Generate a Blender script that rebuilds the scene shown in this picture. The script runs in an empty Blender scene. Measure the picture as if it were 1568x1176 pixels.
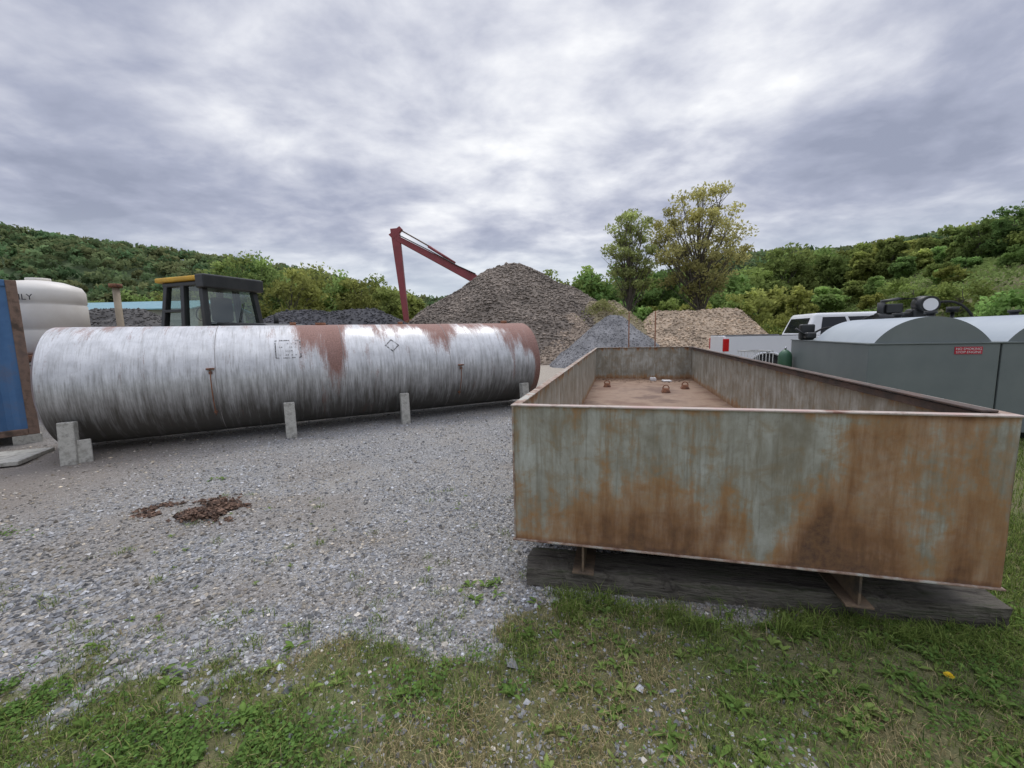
import bpy, math, random
import numpy as np
from mathutils import Vector, Matrix, Euler
random.seed(3)
rng = np.random.default_rng(7)
S = bpy.context.scene
COL = S.collection

# ---------------------------------------------------------------- helpers
def hash2(ix, iy, seed):
    v = np.sin(ix*127.1 + iy*311.7 + seed*74.7)*43758.5453
    return v - np.floor(v)
def vnoise(x, y, seed=0):
    x = np.asarray(x, float); y = np.asarray(y, float)
    ix = np.floor(x); iy = np.floor(y); fx = x-ix; fy = y-iy
    fx = fx*fx*(3-2*fx); fy = fy*fy*(3-2*fy)
    a = hash2(ix, iy, seed); b = hash2(ix+1, iy, seed); c = hash2(ix, iy+1, seed); d = hash2(ix+1, iy+1, seed)
    return a*(1-fx)*(1-fy)+b*fx*(1-fy)+c*(1-fx)*fy+d*fx*fy
def fbm(x, y, seed=0, o=4):
    s = 0; a = .5; t = 0
    for i in range(o):
        s = s+a*vnoise(np.asarray(x)*2**i, np.asarray(y)*2**i, seed+i*7); t += a; a *= .5
    return s/t
def sstep(a, b, x):
    t = np.clip((x-a)/(b-a), 0, 1); return t*t*(3-2*t)

def fast_mesh(name, V, F, mats, col=None, midx=None, attrs=None, smooth=False, link=True, parent=None):
    V = np.ascontiguousarray(V, dtype=np.float32); F = np.ascontiguousarray(F, dtype=np.int32)
    me = bpy.data.meshes.new(name)
    n, k = F.shape
    me.vertices.add(len(V)); me.vertices.foreach_set('co', V.ravel())
    me.loops.add(n*k); me.loops.foreach_set('vertex_index', F.ravel())
    me.polygons.add(n); me.polygons.foreach_set('loop_start', np.arange(0, n*k, k, dtype=np.int32))
    me.polygons.foreach_set('loop_total', np.full(n, k, dtype=np.int32))
    if midx is not None: me.polygons.foreach_set('material_index', np.asarray(midx, dtype=np.int32))
    me.polygons.foreach_set('use_smooth', np.full(n, smooth, dtype=bool))
    for m in (mats if isinstance(mats, (list, tuple)) else [mats]): me.materials.append(m)
    me.update(calc_edges=True)
    if col is not None:
        a = me.attributes.new('Col', 'FLOAT_COLOR', 'POINT')
        c = np.ones((len(V), 4), dtype=np.float32); c[:, :3] = col
        a.data.foreach_set('color', c.ravel())
    if attrs:
        for an, (ty, dat) in attrs.items():
            a = me.attributes.new(an, ty, 'POINT')
            a.data.foreach_set('value' if ty == 'FLOAT' else 'vector', np.ascontiguousarray(dat, dtype=np.float32).ravel())
    me.validate()
    ob = bpy.data.objects.new(name, me)
    if link: COL.objects.link(ob)
    if parent is not None: ob.parent = parent
    return ob

def grid_faces(nu, nv):
    i = np.arange(nu-1)[:, None]; j = np.arange(nv-1)[None, :]
    a = (i*nv+j).ravel()
    return np.stack([a, a+nv, a+nv+1, a+1], 1)

def empty(name, loc=(0, 0, 0), yaw=0):
    e = bpy.data.objects.new(name, None); e.location = loc; e.rotation_euler = (0, 0, yaw)
    e.empty_display_size = .2
    COL.objects.link(e); return e

def pmesh(name, verts, faces, mat, parent=None, bevel=0, seg=2, loc=(0, 0, 0), rot=(0, 0, 0), smooth=False):
    me = bpy.data.meshes.new(name); me.from_pydata([tuple(v) for v in verts], [], faces); me.materials.append(mat); me.update()
    import bmesh
    bm = bmesh.new(); bm.from_mesh(me); bmesh.ops.recalc_face_normals(bm, faces=bm.faces); bm.to_mesh(me); bm.free()
    if smooth:
        for p in me.polygons: p.use_smooth = True
    ob = bpy.data.objects.new(name, me); COL.objects.link(ob); ob.location = loc; ob.rotation_euler = rot
    if parent is not None: ob.parent = parent
    if bevel:
        m = ob.modifiers.new('b', 'BEVEL'); m.width = bevel; m.segments = seg; m.limit_method = 'ANGLE'
    return ob
def box(name, lo, hi, mat, parent=None, bevel=0.01, loc=(0, 0, 0), rot=(0, 0, 0)):
    x0, y0, z0 = lo; x1, y1, z1 = hi
    V = [(x0, y0, z0), (x1, y0, z0), (x1, y1, z0), (x0, y1, z0), (x0, y0, z1), (x1, y0, z1), (x1, y1, z1), (x0, y1, z1)]
    F = [(0, 3, 2, 1), (4, 5, 6, 7), (0, 1, 5, 4), (1, 2, 6, 5), (2, 3, 7, 6), (3, 0, 4, 7)]
    return pmesh(name, V, F, mat, parent, bevel, loc=loc, rot=rot)
HEXF = [(0, 3, 2, 1), (4, 5, 6, 7), (0, 1, 5, 4), (1, 2, 6, 5), (2, 3, 7, 6), (3, 0, 4, 7)]
def prism_xz(name, pts, y0, y1, mat, parent=None, bevel=0.0):
    n = len(pts)
    V = [(p[0], y0, p[1]) for p in pts]+[(p[0], y1, p[1]) for p in pts]
    F = [tuple(range(n)), tuple(range(2*n-1, n-1, -1))]+[(i, (i+1) % n, n+(i+1) % n, n+i) for i in range(n)]
    return pmesh(name, V, F, mat, parent, bevel)
def tube_arrays(P, R, seg=8):
    P = np.asarray(P, float); R = np.asarray(R, float); n = len(P)
    T = np.gradient(P, axis=0); T /= np.linalg.norm(T, axis=1)[:, None]+1e-9
    ref = np.array([0, 0, 1.]) if abs(T[0, 2]) < .9 else np.array([1., 0, 0])
    A = np.cross(T, ref); A /= np.linalg.norm(A, axis=1)[:, None]+1e-9
    B = np.cross(T, A)
    th = np.linspace(0, 2*math.pi, seg, endpoint=False)
    V = P[:, None, :]+R[:, None, None]*(np.cos(th)[None, :, None]*A[:, None, :]+np.sin(th)[None, :, None]*B[:, None, :])
    i = np.arange(n-1)[:, None]; j = np.arange(seg)[None, :]; j2 = (j+1) % seg
    F = np.stack([(i*seg+j).ravel(), (i*seg+j2).ravel(), ((i+1)*seg+j2).ravel(), ((i+1)*seg+j).ravel()], 1)
    return V.reshape(-1, 3), F
def tube(name, P, r, mat, parent=None, seg=10, cap=True):
    R = np.full(len(P), r) if np.isscalar(r) else np.array(r)
    V, F = tube_arrays(P, R, seg)
    faces = [tuple(f) for f in F.tolist()]
    if cap: faces += [tuple(range(seg)), tuple(range(len(V)-1, len(V)-seg-1, -1))]
    ob = pmesh(name, V.tolist(), faces, mat, parent)
    for p in ob.data.polygons: p.use_smooth = len(p.vertices) == 4
    return ob
def cyl(name, p0, p1, r, mat, parent=None, seg=24, r1=None):
    return tube(name, [p0, p1], [r, r if r1 is None else r1], mat, parent, seg)

# ---------------------------------------------------------------- materials
def newmat(name, base=(.5, .5, .5), rough=.6, metal=0.):
    m = bpy.data.materials.new(name); m.use_nodes = True
    nt = m.node_tree; b = nt.nodes['Principled BSDF']
    b.inputs['Base Color'].default_value = (*base, 1); b.inputs['Roughness'].default_value = rough; b.inputs['Metallic'].default_value = metal
    return m, nt, b
def N(nt, t, **kw):
    n = nt.nodes.new(t)
    for k, v in kw.items():
        if k in n.inputs: n.inputs[k].default_value = v
        else: setattr(n, k, v)
    return n
def ramp(nt, stops, inp=None):
    r = nt.nodes.new('ShaderNodeValToRGB'); e = r.color_ramp.elements
    while len(e) < len(stops): e.new(.5)
    for i, (p, c) in enumerate(stops):
        e[i].position = p; e[i].color = (*c, 1) if len(c) == 3 else c
    if inp is not None: nt.links.new(inp, r.inputs[0])
    return r
def mix(nt, f, a, b, mode='MIX'):
    n = nt.nodes.new('ShaderNodeMix'); n.data_type = 'RGBA'; n.blend_type = mode
    for sock, v in ((n.inputs[0], f), (n.inputs[6], a), (n.inputs[7], b)):
        if isinstance(v, bpy.types.NodeSocket): nt.links.new(v, sock)
        elif isinstance(v, (int, float)): sock.default_value = v
        else: sock.default_value = (*v, 1)
    return n.outputs[2]
def math_(nt, op, a, b=0.0, clamp=False):
    n = nt.nodes.new('ShaderNodeMath'); n.operation = op; n.use_clamp = clamp
    for i, v in enumerate((a, b)):
        if isinstance(v, bpy.types.NodeSocket): nt.links.new(v, n.inputs[i])
        else: n.inputs[i].default_value = v
    return n.outputs[0]
def noise(nt, vec, scale, detail=5, rough=.6, stretch=None, dist=0):
    if stretch is not None:
        mp = nt.nodes.new('ShaderNodeMapping'); mp.inputs['Scale'].default_value = stretch
        nt.links.new(vec, mp.inputs[0]); vec = mp.outputs[0]
    n = N(nt, 'ShaderNodeTexNoise', Scale=scale, Detail=detail, Roughness=rough, Distortion=dist)
    nt.links.new(vec, n.inputs['Vector']); return n.outputs['Fac']
def bump(nt, b, h, strength=.3, dist=.02):
    n = N(nt, 'ShaderNodeBump', Strength=strength, Distance=dist)
    nt.links.new(h, n.inputs['Height']); nt.links.new(n.outputs[0], b.inputs['Normal'])
def texobj(nt): return nt.nodes.new('ShaderNodeTexCoord').outputs['Object']
def attr(nt, name, out='Fac'):
    a = nt.nodes.new('ShaderNodeAttribute'); a.attribute_name = name; return a.outputs[out]

def vary(name, c1, c2, scale=4, rough=.6, metal=0, bmp=0, stretch=None, c3=None, lo=.35, hi=.65, bscale=None):
    m, nt, b = newmat(name, c1, rough, metal)
    v = texobj(nt)
    f = noise(nt, v, scale, 6, .62, stretch)
    st = [(lo, c1), (hi, c2)] if c3 is None else [(lo, c1), ((lo+hi)/2, c2), (hi, c3)]
    r = ramp(nt, st, f); nt.links.new(r.outputs[0], b.inputs['Base Color'])
    if bmp:
        g = noise(nt, v, bscale or scale*4, 4, .6, stretch); bump(nt, b, g, bmp, .02)
    return m

M_rust = vary('rusty_steel', (.16, .06, .03), (.28, .13, .07), 6, .85, 0, .3, c3=(.11, .055, .04))
M_beam = vary('grimy_steel', (.12, .09, .065), (.20, .14, .09), 6, .85, 0, .3, c3=(.08, .065, .05))
M_dark = vary('black_paint', (.016, .018, .019), (.035, .036, .036), 3, .4)
M_rubber = vary('rubber', (.015, .015, .015), (.035, .034, .032), 8, .85)
M_conc = vary('concrete', (.34, .33, .29), (.50, .49, .44), 9, .9, 0, .5, c3=(.26, .25, .22))
M_wood = vary('weathered_timber', (.055, .047, .038), (.15, .135, .11), 6, .95, 0, 1., stretch=(.5, 3, 3), c3=(.085, .09, .055))
M_white = vary('white_truck_paint', (.82, .83, .84), (.78, .79, .80), 2, .2)
M_yellow = vary('yellow_paint', (.72, .42, .03), (.55, .32, .03), 3, .5)
M_red = vary('faded_red_paint', (.30, .06, .07), (.22, .05, .055), 1.2, .5)
M_taillight, _, _ = newmat('red_lens', (.55, .01, .012), .15)
M_chrome, _, _ = newmat('chrome', (.6, .6, .6), .2, 1)
M_glassd, _, _b = newmat('tinted_glass', (.012, .015, .017), .06)
M_plate, _, _ = newmat('white_vinyl', (.75, .75, .75), .5)
M_signred = vary('sign_red', (.50, .02, .05), (.42, .02, .04), 5, .4)
M_black, _, _ = newmat('lettering_black', (.02, .02, .02), .6)

def glass_mat():
    m = bpy.data.materials.new('cab_glass'); m.use_nodes = True; nt = m.node_tree; nt.nodes.clear()
    o = nt.nodes.new('ShaderNodeOutputMaterial'); t = nt.nodes.new('ShaderNodeBsdfTransparent'); t.inputs[0].default_value = (.72, .80, .76, 1)
    g = nt.nodes.new('ShaderNodeBsdfGlossy'); g.inputs['Roughness'].default_value = .03; g.inputs[0].default_value = (.8, .85, .8, 1)
    x = nt.nodes.new('ShaderNodeMixShader'); x.inputs[0].default_value = .16
    nt.links.new(t.outputs[0], x.inputs[1]); nt.links.new(g.outputs[0], x.inputs[2]); nt.links.new(x.outputs[0], o.inputs[0]); return m
M_glass = glass_mat()

def leaf_mat(name, tr=.35):
    m = bpy.data.materials.new(name); m.use_nodes = True; nt = m.node_tree; nt.nodes.clear()
    o = nt.nodes.new('ShaderNodeOutputMaterial'); c = attr(nt, 'Col', 'Color')
    d = nt.nodes.new('ShaderNodeBsdfDiffuse'); t = nt.nodes.new('ShaderNodeBsdfTranslucent')
    nt.links.new(c, d.inputs[0]); nt.links.new(c, t.inputs[0])
    x = nt.nodes.new('ShaderNodeMixShader'); x.inputs[0].default_value = tr
    nt.links.new(d.outputs[0], x.inputs[1]); nt.links.new(t.outputs[0], x.inputs[2]); nt.links.new(x.outputs[0], o.inputs[0]); return m
M_leaf = leaf_mat('leaves', .42)
M_blade = leaf_mat('grass_blades', .35)
M_bark = vary('bark', (.09, .08, .065), (.17, .15, .125), 12, .95, 0, .5, stretch=(1, 1, .3))

def stone_mat(name):
    m, nt, b = newmat(name, (.3, .3, .3), .9)
    c = attr(nt, 'Col', 'Color'); v = texobj(nt); f = noise(nt, v, 60, 3)
    nt.links.new(mix(nt, .5, c, mix(nt, 1., c, ramp(nt, [(.3, (.6, .6, .6)), (.7, (1.3, 1.3, 1.3))], f).outputs[0], 'MULTIPLY')), b.inputs['Base Color'])
    return m
M_stone = stone_mat('crushed_stone')

# ---------------------------------------------------------------- ground
BX = np.array([-60, -2.4, -1.5, -.7, -.2, .15, .5, .9, 1.6, 2.5, 2.9, 3.2, 6, 60.])
BY = np.array([1.80, 1.78, 1.80, 1.90, 1.96, 2.04, 2.14, 2.26, 2.4, 2.6, 4., 9., 9., 9.])
def embank(x, y):
    foot = 9.5+.3*np.maximum(y, 0)
    return 6.2*sstep(0, 17, x-foot)+ .8*sstep(0, 17, x-foot)*(fbm(x*.2, y*.2, 5)-.5)
def height(x, y):
    r = np.hypot(x, y)
    return embank(x, y)+(fbm(x*.6, y*.6, 11)-.5)*.07*sstep(1.5, 4, r)*sstep(0, 1, np.abs(y-2.2)) + (fbm(x*4, y*4, 12)-.5)*.018
def grassmask(x, y):
    b = np.interp(x, BX, BY)
    n = (fbm(x*2.3, y*2.3, 21, 5)-.5)
    g = sstep(-.5, .5, (b-y)/.36+n*4.6-.05)
    g = np.maximum(g, sstep(0, 3, x-(9.5+.3*np.maximum(y, 0))))
    g = np.maximum(g, sstep(30, 36, y+4*n))
    g = np.maximum(g, sstep(13, 17, -x-0.0*y+2*n)*sstep(14, 18, y))
    return g
xs = np.concatenate([[-1500, -900, -500, -300, -200, -140, -100, -75, -55], np.arange(-40, -9, 1.), np.arange(-9, 6, .06), np.arange(6, 70, 1.), [80, 100, 140, 200, 300, 500, 900, 1500]])
ys = np.concatenate([[-300, -100, -40, -15, -5, -2], np.arange(-.5, 9, .06), np.arange(9, 60, .8), [65, 75, 100, 140, 200, 300, 500, 900, 1800]])
X, Y = np.meshgrid(xs, ys, indexing='ij')
Z = height(X, Y)
V = np.stack([X, Y, Z], -1).reshape(-1, 3)
G = grassmask(X, Y).ravel()
def brownf(x, y):
    q = sstep(-3.2, -6.0, x)*sstep(6.5, 4.5, np.abs(y-4.2)+3.0)
    q = np.maximum(q, .75*np.exp(-((x+1.5)/.7)**2-((y-2.25)/.38)**2)*sstep(.35, .6, fbm(x*2, y*2, 141)))
    q = np.maximum(q, .5*sstep(.5, .66, fbm(x*.9, y*1.6, 143))*sstep(7, 4, y))
    return q
brown = brownf(X, Y).ravel()

m, nt, b = newmat('gravel_and_turf', (.3, .3, .3), .95)
geo = nt.nodes.new('ShaderNodeNewGeometry').outputs['Position']
def vor(scale, feat='F1'):
    v = N(nt, 'ShaderNodeTexVoronoi', Scale=scale); v.feature = feat; nt.links.new(geo, v.inputs['Vector']); return v
v1 = vor(62); v2 = vor(135)
sep = nt.nodes.new('ShaderNodeSeparateColor'); nt.links.new(v1.outputs['Color'], sep.inputs[0])
c1 = ramp(nt, [(0, (.14, .14, .14)), (.35, (.25, .25, .25)), (.7, (.37, .37, .36)), (.93, (.54, .54, .53)), (1, (.78, .78, .77))], sep.outputs[0]).outputs[0]
sep2 = nt.nodes.new('ShaderNodeSeparateColor'); nt.links.new(v2.outputs['Color'], sep2.inputs[0])
c2 = ramp(nt, [(0, (.16, .155, .15)), (.5, (.31, .305, .29)), (1, (.52, .51, .49))], sep2.outputs[1]).outputs[0]
big = noise(nt, geo, .8, 4, .6)
med = noise(nt, geo, 5, 4, .65)
grav = mix(nt, ramp(nt, [(.38, (0, 0, 0)), (.62, (1, 1, 1))], med).outputs[0], c1, c2)
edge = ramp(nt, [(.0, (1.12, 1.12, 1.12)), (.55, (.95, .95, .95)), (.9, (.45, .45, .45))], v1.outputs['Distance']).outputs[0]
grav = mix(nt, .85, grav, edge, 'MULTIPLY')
dust = mix(nt, ramp(nt, [(.42, (0, 0, 0)), (.66, (.8, .8, .8))], big).outputs[0], grav, mix(nt, .6, grav, (.37, .335, .28)))
dust = mix(nt, attr(nt, 'brown'), dust, mix(nt, .7, grav, (.23, .19, .15)))
sepP = nt.nodes.new('ShaderNodeSeparateXYZ'); nt.links.new(geo, sepP.inputs[0])
farf = nt.nodes.new('ShaderNodeMapRange'); farf.inputs[1].default_value = 9; farf.inputs[2].default_value = 15; nt.links.new(sepP.outputs[1], farf.inputs[0])
dust = mix(nt, math_(nt, 'MULTIPLY', farf.outputs[0], .75), dust, (.46, .40, .32))
gn = noise(nt, geo, 14, 5, .7); gn2 = noise(nt, geo, 1.6, 3)
gr = ramp(nt, [(.3, (.09, .08, .045)), (.5, (.16, .155, .07)), (.7, (.26, .22, .12))], gn).outputs[0]
gr = mix(nt, ramp(nt, [(.4, (0, 0, 0)), (.65, (.6, .6, .6))], gn2).outputs[0], gr, (.14, .175, .06))
gm = math_(nt, 'ADD', attr(nt, 'grass'), math_(nt, 'MULTIPLY', math_(nt, 'SUBTRACT', gn, .5), 1.0))
gm = ramp(nt, [(.46, (0, 0, 0)), (.72, (1, 1, 1))], gm).outputs[0]
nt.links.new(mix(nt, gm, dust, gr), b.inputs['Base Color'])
h = math_(nt, 'SUBTRACT', 1., v1.outputs['Distance'])
h = math_(nt, 'ADD', h, math_(nt, 'MULTIPLY', math_(nt, 'SUBTRACT', 1., v2.outputs['Distance']), .5))
bump(nt, b, h, .9, .012)
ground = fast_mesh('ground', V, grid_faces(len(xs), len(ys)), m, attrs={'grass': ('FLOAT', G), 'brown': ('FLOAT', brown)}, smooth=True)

# ---------------------------------------------------------------- loose stones
def stones(name, P, size, col, flat=.65, rnd=.16):
    n = len(P)
    base = np.array([[1, 0, 0], [-1, 0, 0], [0, 1, 0], [0, -1, 0], [0, 0, 1], [0, 0, -1.]])
    F0 = np.array([[0, 2, 4], [2, 1, 4], [1, 3, 4], [3, 0, 4], [2, 0, 5], [1, 2, 5], [3, 1, 5], [0, 3, 5]])
    an = rng.uniform(0, 6.283, n); ca, sa = np.cos(an), np.sin(an)
    R = base[None]*rng.uniform(.7, 1.15, (n, 6, 1))+rng.normal(0, rnd, (n, 6, 3))
    R = np.stack([R[:, :, 0]*ca[:, None]-R[:, :, 1]*sa[:, None], R[:, :, 0]*sa[:, None]+R[:, :, 1]*ca[:, None], R[:, :, 2]], -1)
    R *= np.asarray(size).reshape(-1, 1, 1); R[:, :, 2] *= flat
    V = (R+P[:, None, :]).reshape(-1, 3)
    F = (F0[None]+6*np.arange(n)[:, None, None]).reshape(-1, 3)
    return fast_mesh(name, V, F, M_stone, col=np.repeat(col, 6, 0))
n = 130000
r = np.exp(rng.uniform(math.log(1.35), math.log(10), n)); a = np.radians(rng.uniform(-58, 40, n))
px = r*np.sin(a); py = r*np.cos(a)
bf = brownf(px, py)
keep = (rng.random(n) > grassmask(px, py)*.88) & (rng.random(n) < .3+1.1*fbm(px*1.7, py*1.7, 33)-.5*bf)
px, py, bf = px[keep], py[keep], bf[keep]; n = len(px)
coarse = sstep(-1.0, -3.0, px)*sstep(4.5, 2.5, py)
sz = np.exp(rng.normal(math.log(.0064), .42, n))*(1+.05*np.hypot(px, py))*(1+.45*coarse); sz = np.clip(sz, .003, .025)
g = rng.choice([.14, .23, .31, .40, .51, .74], n, p=[.16, .23, .26, .2, .11, .04])[:, None]*rng.uniform(.85, 1.15, (n, 1))*(1-.10*coarse[:, None])
tint = np.where(rng.random((n, 1)) < .3, np.array([[1.08, 1., .86]]), np.array([[.98, 1., 1.03]]))
tint = tint*(1-bf[:, None]*.5*np.array([[.1, .3, .6]]))
stones('gravel', np.stack([px, py, height(px, py)+sz*.2], 1), sz, g*tint)
n = 26
px = rng.uniform(-3, 1.5, n); py = rng.uniform(1.6, 4, n); sz = rng.uniform(.02, .035, n)
stones('rocks', np.stack([px, py, height(px, py)+sz*.3], 1), sz, rng.uniform(.2, .36, (n, 1))*np.ones((1, 3)))

# ---------------------------------------------------------------- grass
def blades(name, px, py, hh, ww, lean, col):
    n = len(px); z = height(px, py)
    an = rng.uniform(0, 2*math.pi, n); d = np.stack([np.cos(an), np.sin(an), 0*an], 1); s = np.stack([-np.sin(an), np.cos(an), 0*an], 1)
    B = np.stack([px, py, z-.003], 1); up = np.array([0, 0, 1.])
    hh = hh[:, None]; ww = ww[:, None]; lean = lean[:, None]
    m_ = B+up*hh*.6+d*hh*lean*.35; t = B+up*hh*(1-.25*lean)+d*hh*lean
    V = np.stack([B-s*ww*.5, B+s*ww*.5, m_-s*ww*.42, m_+s*ww*.42, t], 1).reshape(-1, 3)
    F = (np.array([[0, 1, 3], [0, 3, 2], [2, 3, 4]])[None]+5*np.arange(n)[:, None, None]).reshape(-1, 3)
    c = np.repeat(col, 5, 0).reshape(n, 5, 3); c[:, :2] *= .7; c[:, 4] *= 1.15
    return fast_mesh(name, V, F, M_blade, col=c.reshape(-1, 3))
n = 240000
px = rng.uniform(-3.2, 4.2, n); py = rng.uniform(1.0, 3.6, n)
gm_ = grassmask(px, py); keep = (rng.random(n) < gm_**1.3*(.28+1.1*sstep(.3, .75, fbm(px*5, py*5, 41, 4)))); px, py = px[keep], py[keep]; n = len(px)
tone = fbm(px*1.6+3, py*1.6, 51, 4)
green = np.array([.17, .24, .06]); lime = np.array([.27, .345, .095]); straw = np.array([.46, .385, .21]); dk = np.array([.095, .15, .045])
u = rng.random(n)
straw_p = np.clip(sstep(.46, .64, fbm(px*2.1, py*2.1, 61, 3))*.7*sstep(2.8, .8, px)+.10, 0, .85)
col = np.where((u < straw_p)[:, None], straw, np.where((u < straw_p+.4*(1-straw_p))[:, None], green, np.where((u < straw_p+.75*(1-straw_p))[:, None], lime, dk)))*rng.uniform(.7, 1.25, (n, 1))
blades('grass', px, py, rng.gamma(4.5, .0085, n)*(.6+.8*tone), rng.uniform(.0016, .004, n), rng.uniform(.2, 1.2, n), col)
tx = []; ty = []; th = []
for i in range(130):
    cx = rng.uniform(-3.5, 1.2); cy = rng.uniform(1.8, 4.2) if i < 50 else rng.uniform(1.8, 2.5)
    k = rng.integers(10, 50); tx.append(rng.normal(cx, .03, k)); ty.append(rng.normal(cy, .03, k)); th.append(np.full(k, rng.uniform(.02, .05)))
for i in range(75):
    sx = rng.uniform(.25, 2.7); cx = sx; cy = 2.50-.194*sx-.06+rng.uniform(-.22, .02)
    k = rng.integers(25, 60); tx.append(rng.normal(cx, .04, k)); ty.append(rng.normal(cy, .03, k)); th.append(np.full(k, rng.uniform(.05, .11)))
tx = np.concatenate(tx); ty = np.concatenate(ty); th = np.concatenate(th); n = len(tx)
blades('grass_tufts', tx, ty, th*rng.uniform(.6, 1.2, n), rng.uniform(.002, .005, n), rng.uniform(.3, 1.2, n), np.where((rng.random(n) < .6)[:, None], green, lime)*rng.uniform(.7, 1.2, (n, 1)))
n = 40000
px = rng.uniform(2.6, 9, n); py = rng.uniform(1.5, 8, n)
blades('meadow_grass', px, py, rng.uniform(.05, .13, n), rng.uniform(.003, .007, n), rng.uniform(.2, 1, n), np.where((rng.random(n) < .6)[:, None], green, lime)*rng.uniform(.7, 1.2, (n, 1)))

def weeds(name, C, Ls, cols):
    Vs = []; Fs = []; Cs = []; o = 0
    prof = [(0, .12), (.25, .5), (.5, 1), (.75, .8), (1, .0)]
    for (cx, cy), L, c in zip(C, Ls, cols):
        z = float(height(cx, cy)); k = random.randint(6, 11)
        for j in range(k):
            an = random.uniform(0, 6.28); ll = L*random.uniform(.6, 1.1); el = random.uniform(.25, 1.1); w = ll*random.uniform(.11, .17)
            d = np.array([math.cos(an), math.sin(an)]); s = np.array([-d[1], d[0]])
            vv = []
            for t, ww in prof:
                rr = ll*t*math.cos(el)*(1+.2*t); zz = z+ll*(t*math.sin(el)-.45*t*t*math.sin(el)-.1*t*t)
                for sg in (-1, 0, 1):
                    vv.append((cx+d[0]*rr+s[0]*sg*w*ww, cy+d[1]*rr+s[1]*sg*w*ww, zz+.004+abs(sg)*w*ww*.35))
            Vs += vv
            for q in range(4):
                for e in range(2):
                    a = o+q*3+e; Fs.append((a, a+1, a+4, a+3))
            cc = np.array(c)*random.uniform(.75, 1.2)
            Cs += [tuple(cc*(1.0 if i % 3 != 1 else 1.25)) for i in range(15)]
            o += 15
    return fast_mesh(name, np.array(Vs), np.array(Fs), M_blade, col=np.array(Cs), smooth=True)
C = []; L = []; cc = []
while len(C) < 400:
    x = random.uniform(-2.9, 3.6); y = random.uniform(1.15, 2.7)
    if random.random() < float(grassmask(x, y)) and random.random() < (.25 if x < 0 else .8): C.append((x, y)); L.append(random.uniform(.03, .08)); cc.append((.15, .235, .06) if random.random() < .7 else (.23, .31, .09))
for i in range(45):
    C.append((random.uniform(-3.5, 1.0), random.uniform(1.9, 4.0))); L.append(random.uniform(.015, .04)); cc.append((.2, .28, .08))
for p in [(-.28, 2.38), (-.1, 2.5), (.5, 2.2), (1.2, 2.05), (2.0, 1.9), (2.4, 1.75), (-3.4, 4.7), (-2.9, 1.95), (-1.7, 1.85)]:
    for k in range(3): C.append((p[0]+random.gauss(0, .06), p[1]+random.gauss(0, .05))); L.append(.065); cc.append((.16, .24, .07))
weeds('broadleaf_weeds', C, L, cc)
Cc = []
for (cx, cy, sx, sy, k) in [(-1.25, 1.45, .32, .10, 3800), (-2.35, 1.68, .20, .10, 2600), (-.2, 1.72, .3, .10, 1200), (2.7, 1.75, .5, .25, 4500), (-4.6, 3.35, .25, .07, 900), (1.4, 1.55, .5, .15, 1800)]:
    Cc.append(np.stack([rng.normal(cx, sx, k), rng.normal(cy, sy, k)], 1))
Cc = np.concatenate(Cc); Cc = Cc[fbm(Cc[:, 0]*7, Cc[:, 1]*7, 151, 3) > .42]; n = len(Cc)
hz = rng.uniform(.008, .035, n); rr = rng.uniform(.004, .009, n)
th = np.linspace(0, 2*math.pi, 5, endpoint=False)
t1 = rng.normal(0, .35, n); t2 = rng.normal(0, .35, n)
ring = np.stack([np.cos(th), np.sin(th)], 1)
V = np.zeros((n, 5, 3)); V[:, :, 0] = Cc[:, 0:1]+rr[:, None]*ring[None, :, 0]; V[:, :, 1] = Cc[:, 1:2]+rr[:, None]*ring[None, :, 1]
V[:, :, 2] = (height(Cc[:, 0], Cc[:, 1])+hz)[:, None]+rr[:, None]*(ring[None, :, 0]*t1[:, None]+ring[None, :, 1]*t2[:, None])
fast_mesh('clover', V.reshape(-1, 3), np.arange(n*5).reshape(n, 5), M_blade, col=np.repeat(np.array([[.145, .25, .065]])*rng.uniform(.6, 1.3, (n, 1)), 5, 0))
# dandelion flower
dan = empty('dandelion', (1.88, 1.66, 0))
M_dan = vary('dandelion_yellow', (.8, .6, .01), (.7, .45, .01), 200, .7)
cyl('stem', (0, 0, 0), (.005, 0, .07), .002, vary('stem_green', (.12, .2, .05), (.15, .22, .06)), dan, 6)
pv = []; pf = []
for lay, (rad, zz) in enumerate([(.017, .070), (.012, .076), (.007, .081)]):
    for i in range(14):
        a = i/14*6.283+lay*.2; b0 = len(pv)
        pv += [(.005, 0, zz-.004), (.005+rad*math.cos(a-.16), rad*math.sin(a-.16), zz+.004), (.005+rad*1.1*math.cos(a), rad*1.1*math.sin(a), zz+.005), (.005+rad*math.cos(a+.16), rad*math.sin(a+.16), zz+.004)]
        pf.append((b0, b0+1, b0+2, b0+3))
pmesh('petals', pv, pf, M_dan, dan)

# brown mulch clumps
n = 4200
cx = rng.uniform(-3.62, -2.5, n); cy = 3.79+rng.normal(0, .10, n)-.12*(cx+3)
kp = (fbm(cx*5, cy*7, 131, 4) > .49-.12*np.exp(-((cx+2.86)/.2)**2)) & (rng.random(n) < .35+.65*np.exp(-((cx+2.86)/.25)**2)+.3*np.exp(-((cx+3.35)/.15)**2))
cx, cy = cx[kp], cy[kp]; n = len(cx)
hmul = .055*np.exp(-((cx+2.86)/.2)**2)+.015
stones('mulch_pile', np.stack([cx, cy, height(cx, cy)+hmul*rng.random(n)], 1), rng.uniform(.006, .024, n), np.array([[.13, .08, .055]])*rng.uniform(.35, 1.7, (n, 1)), .6, .35)

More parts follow.
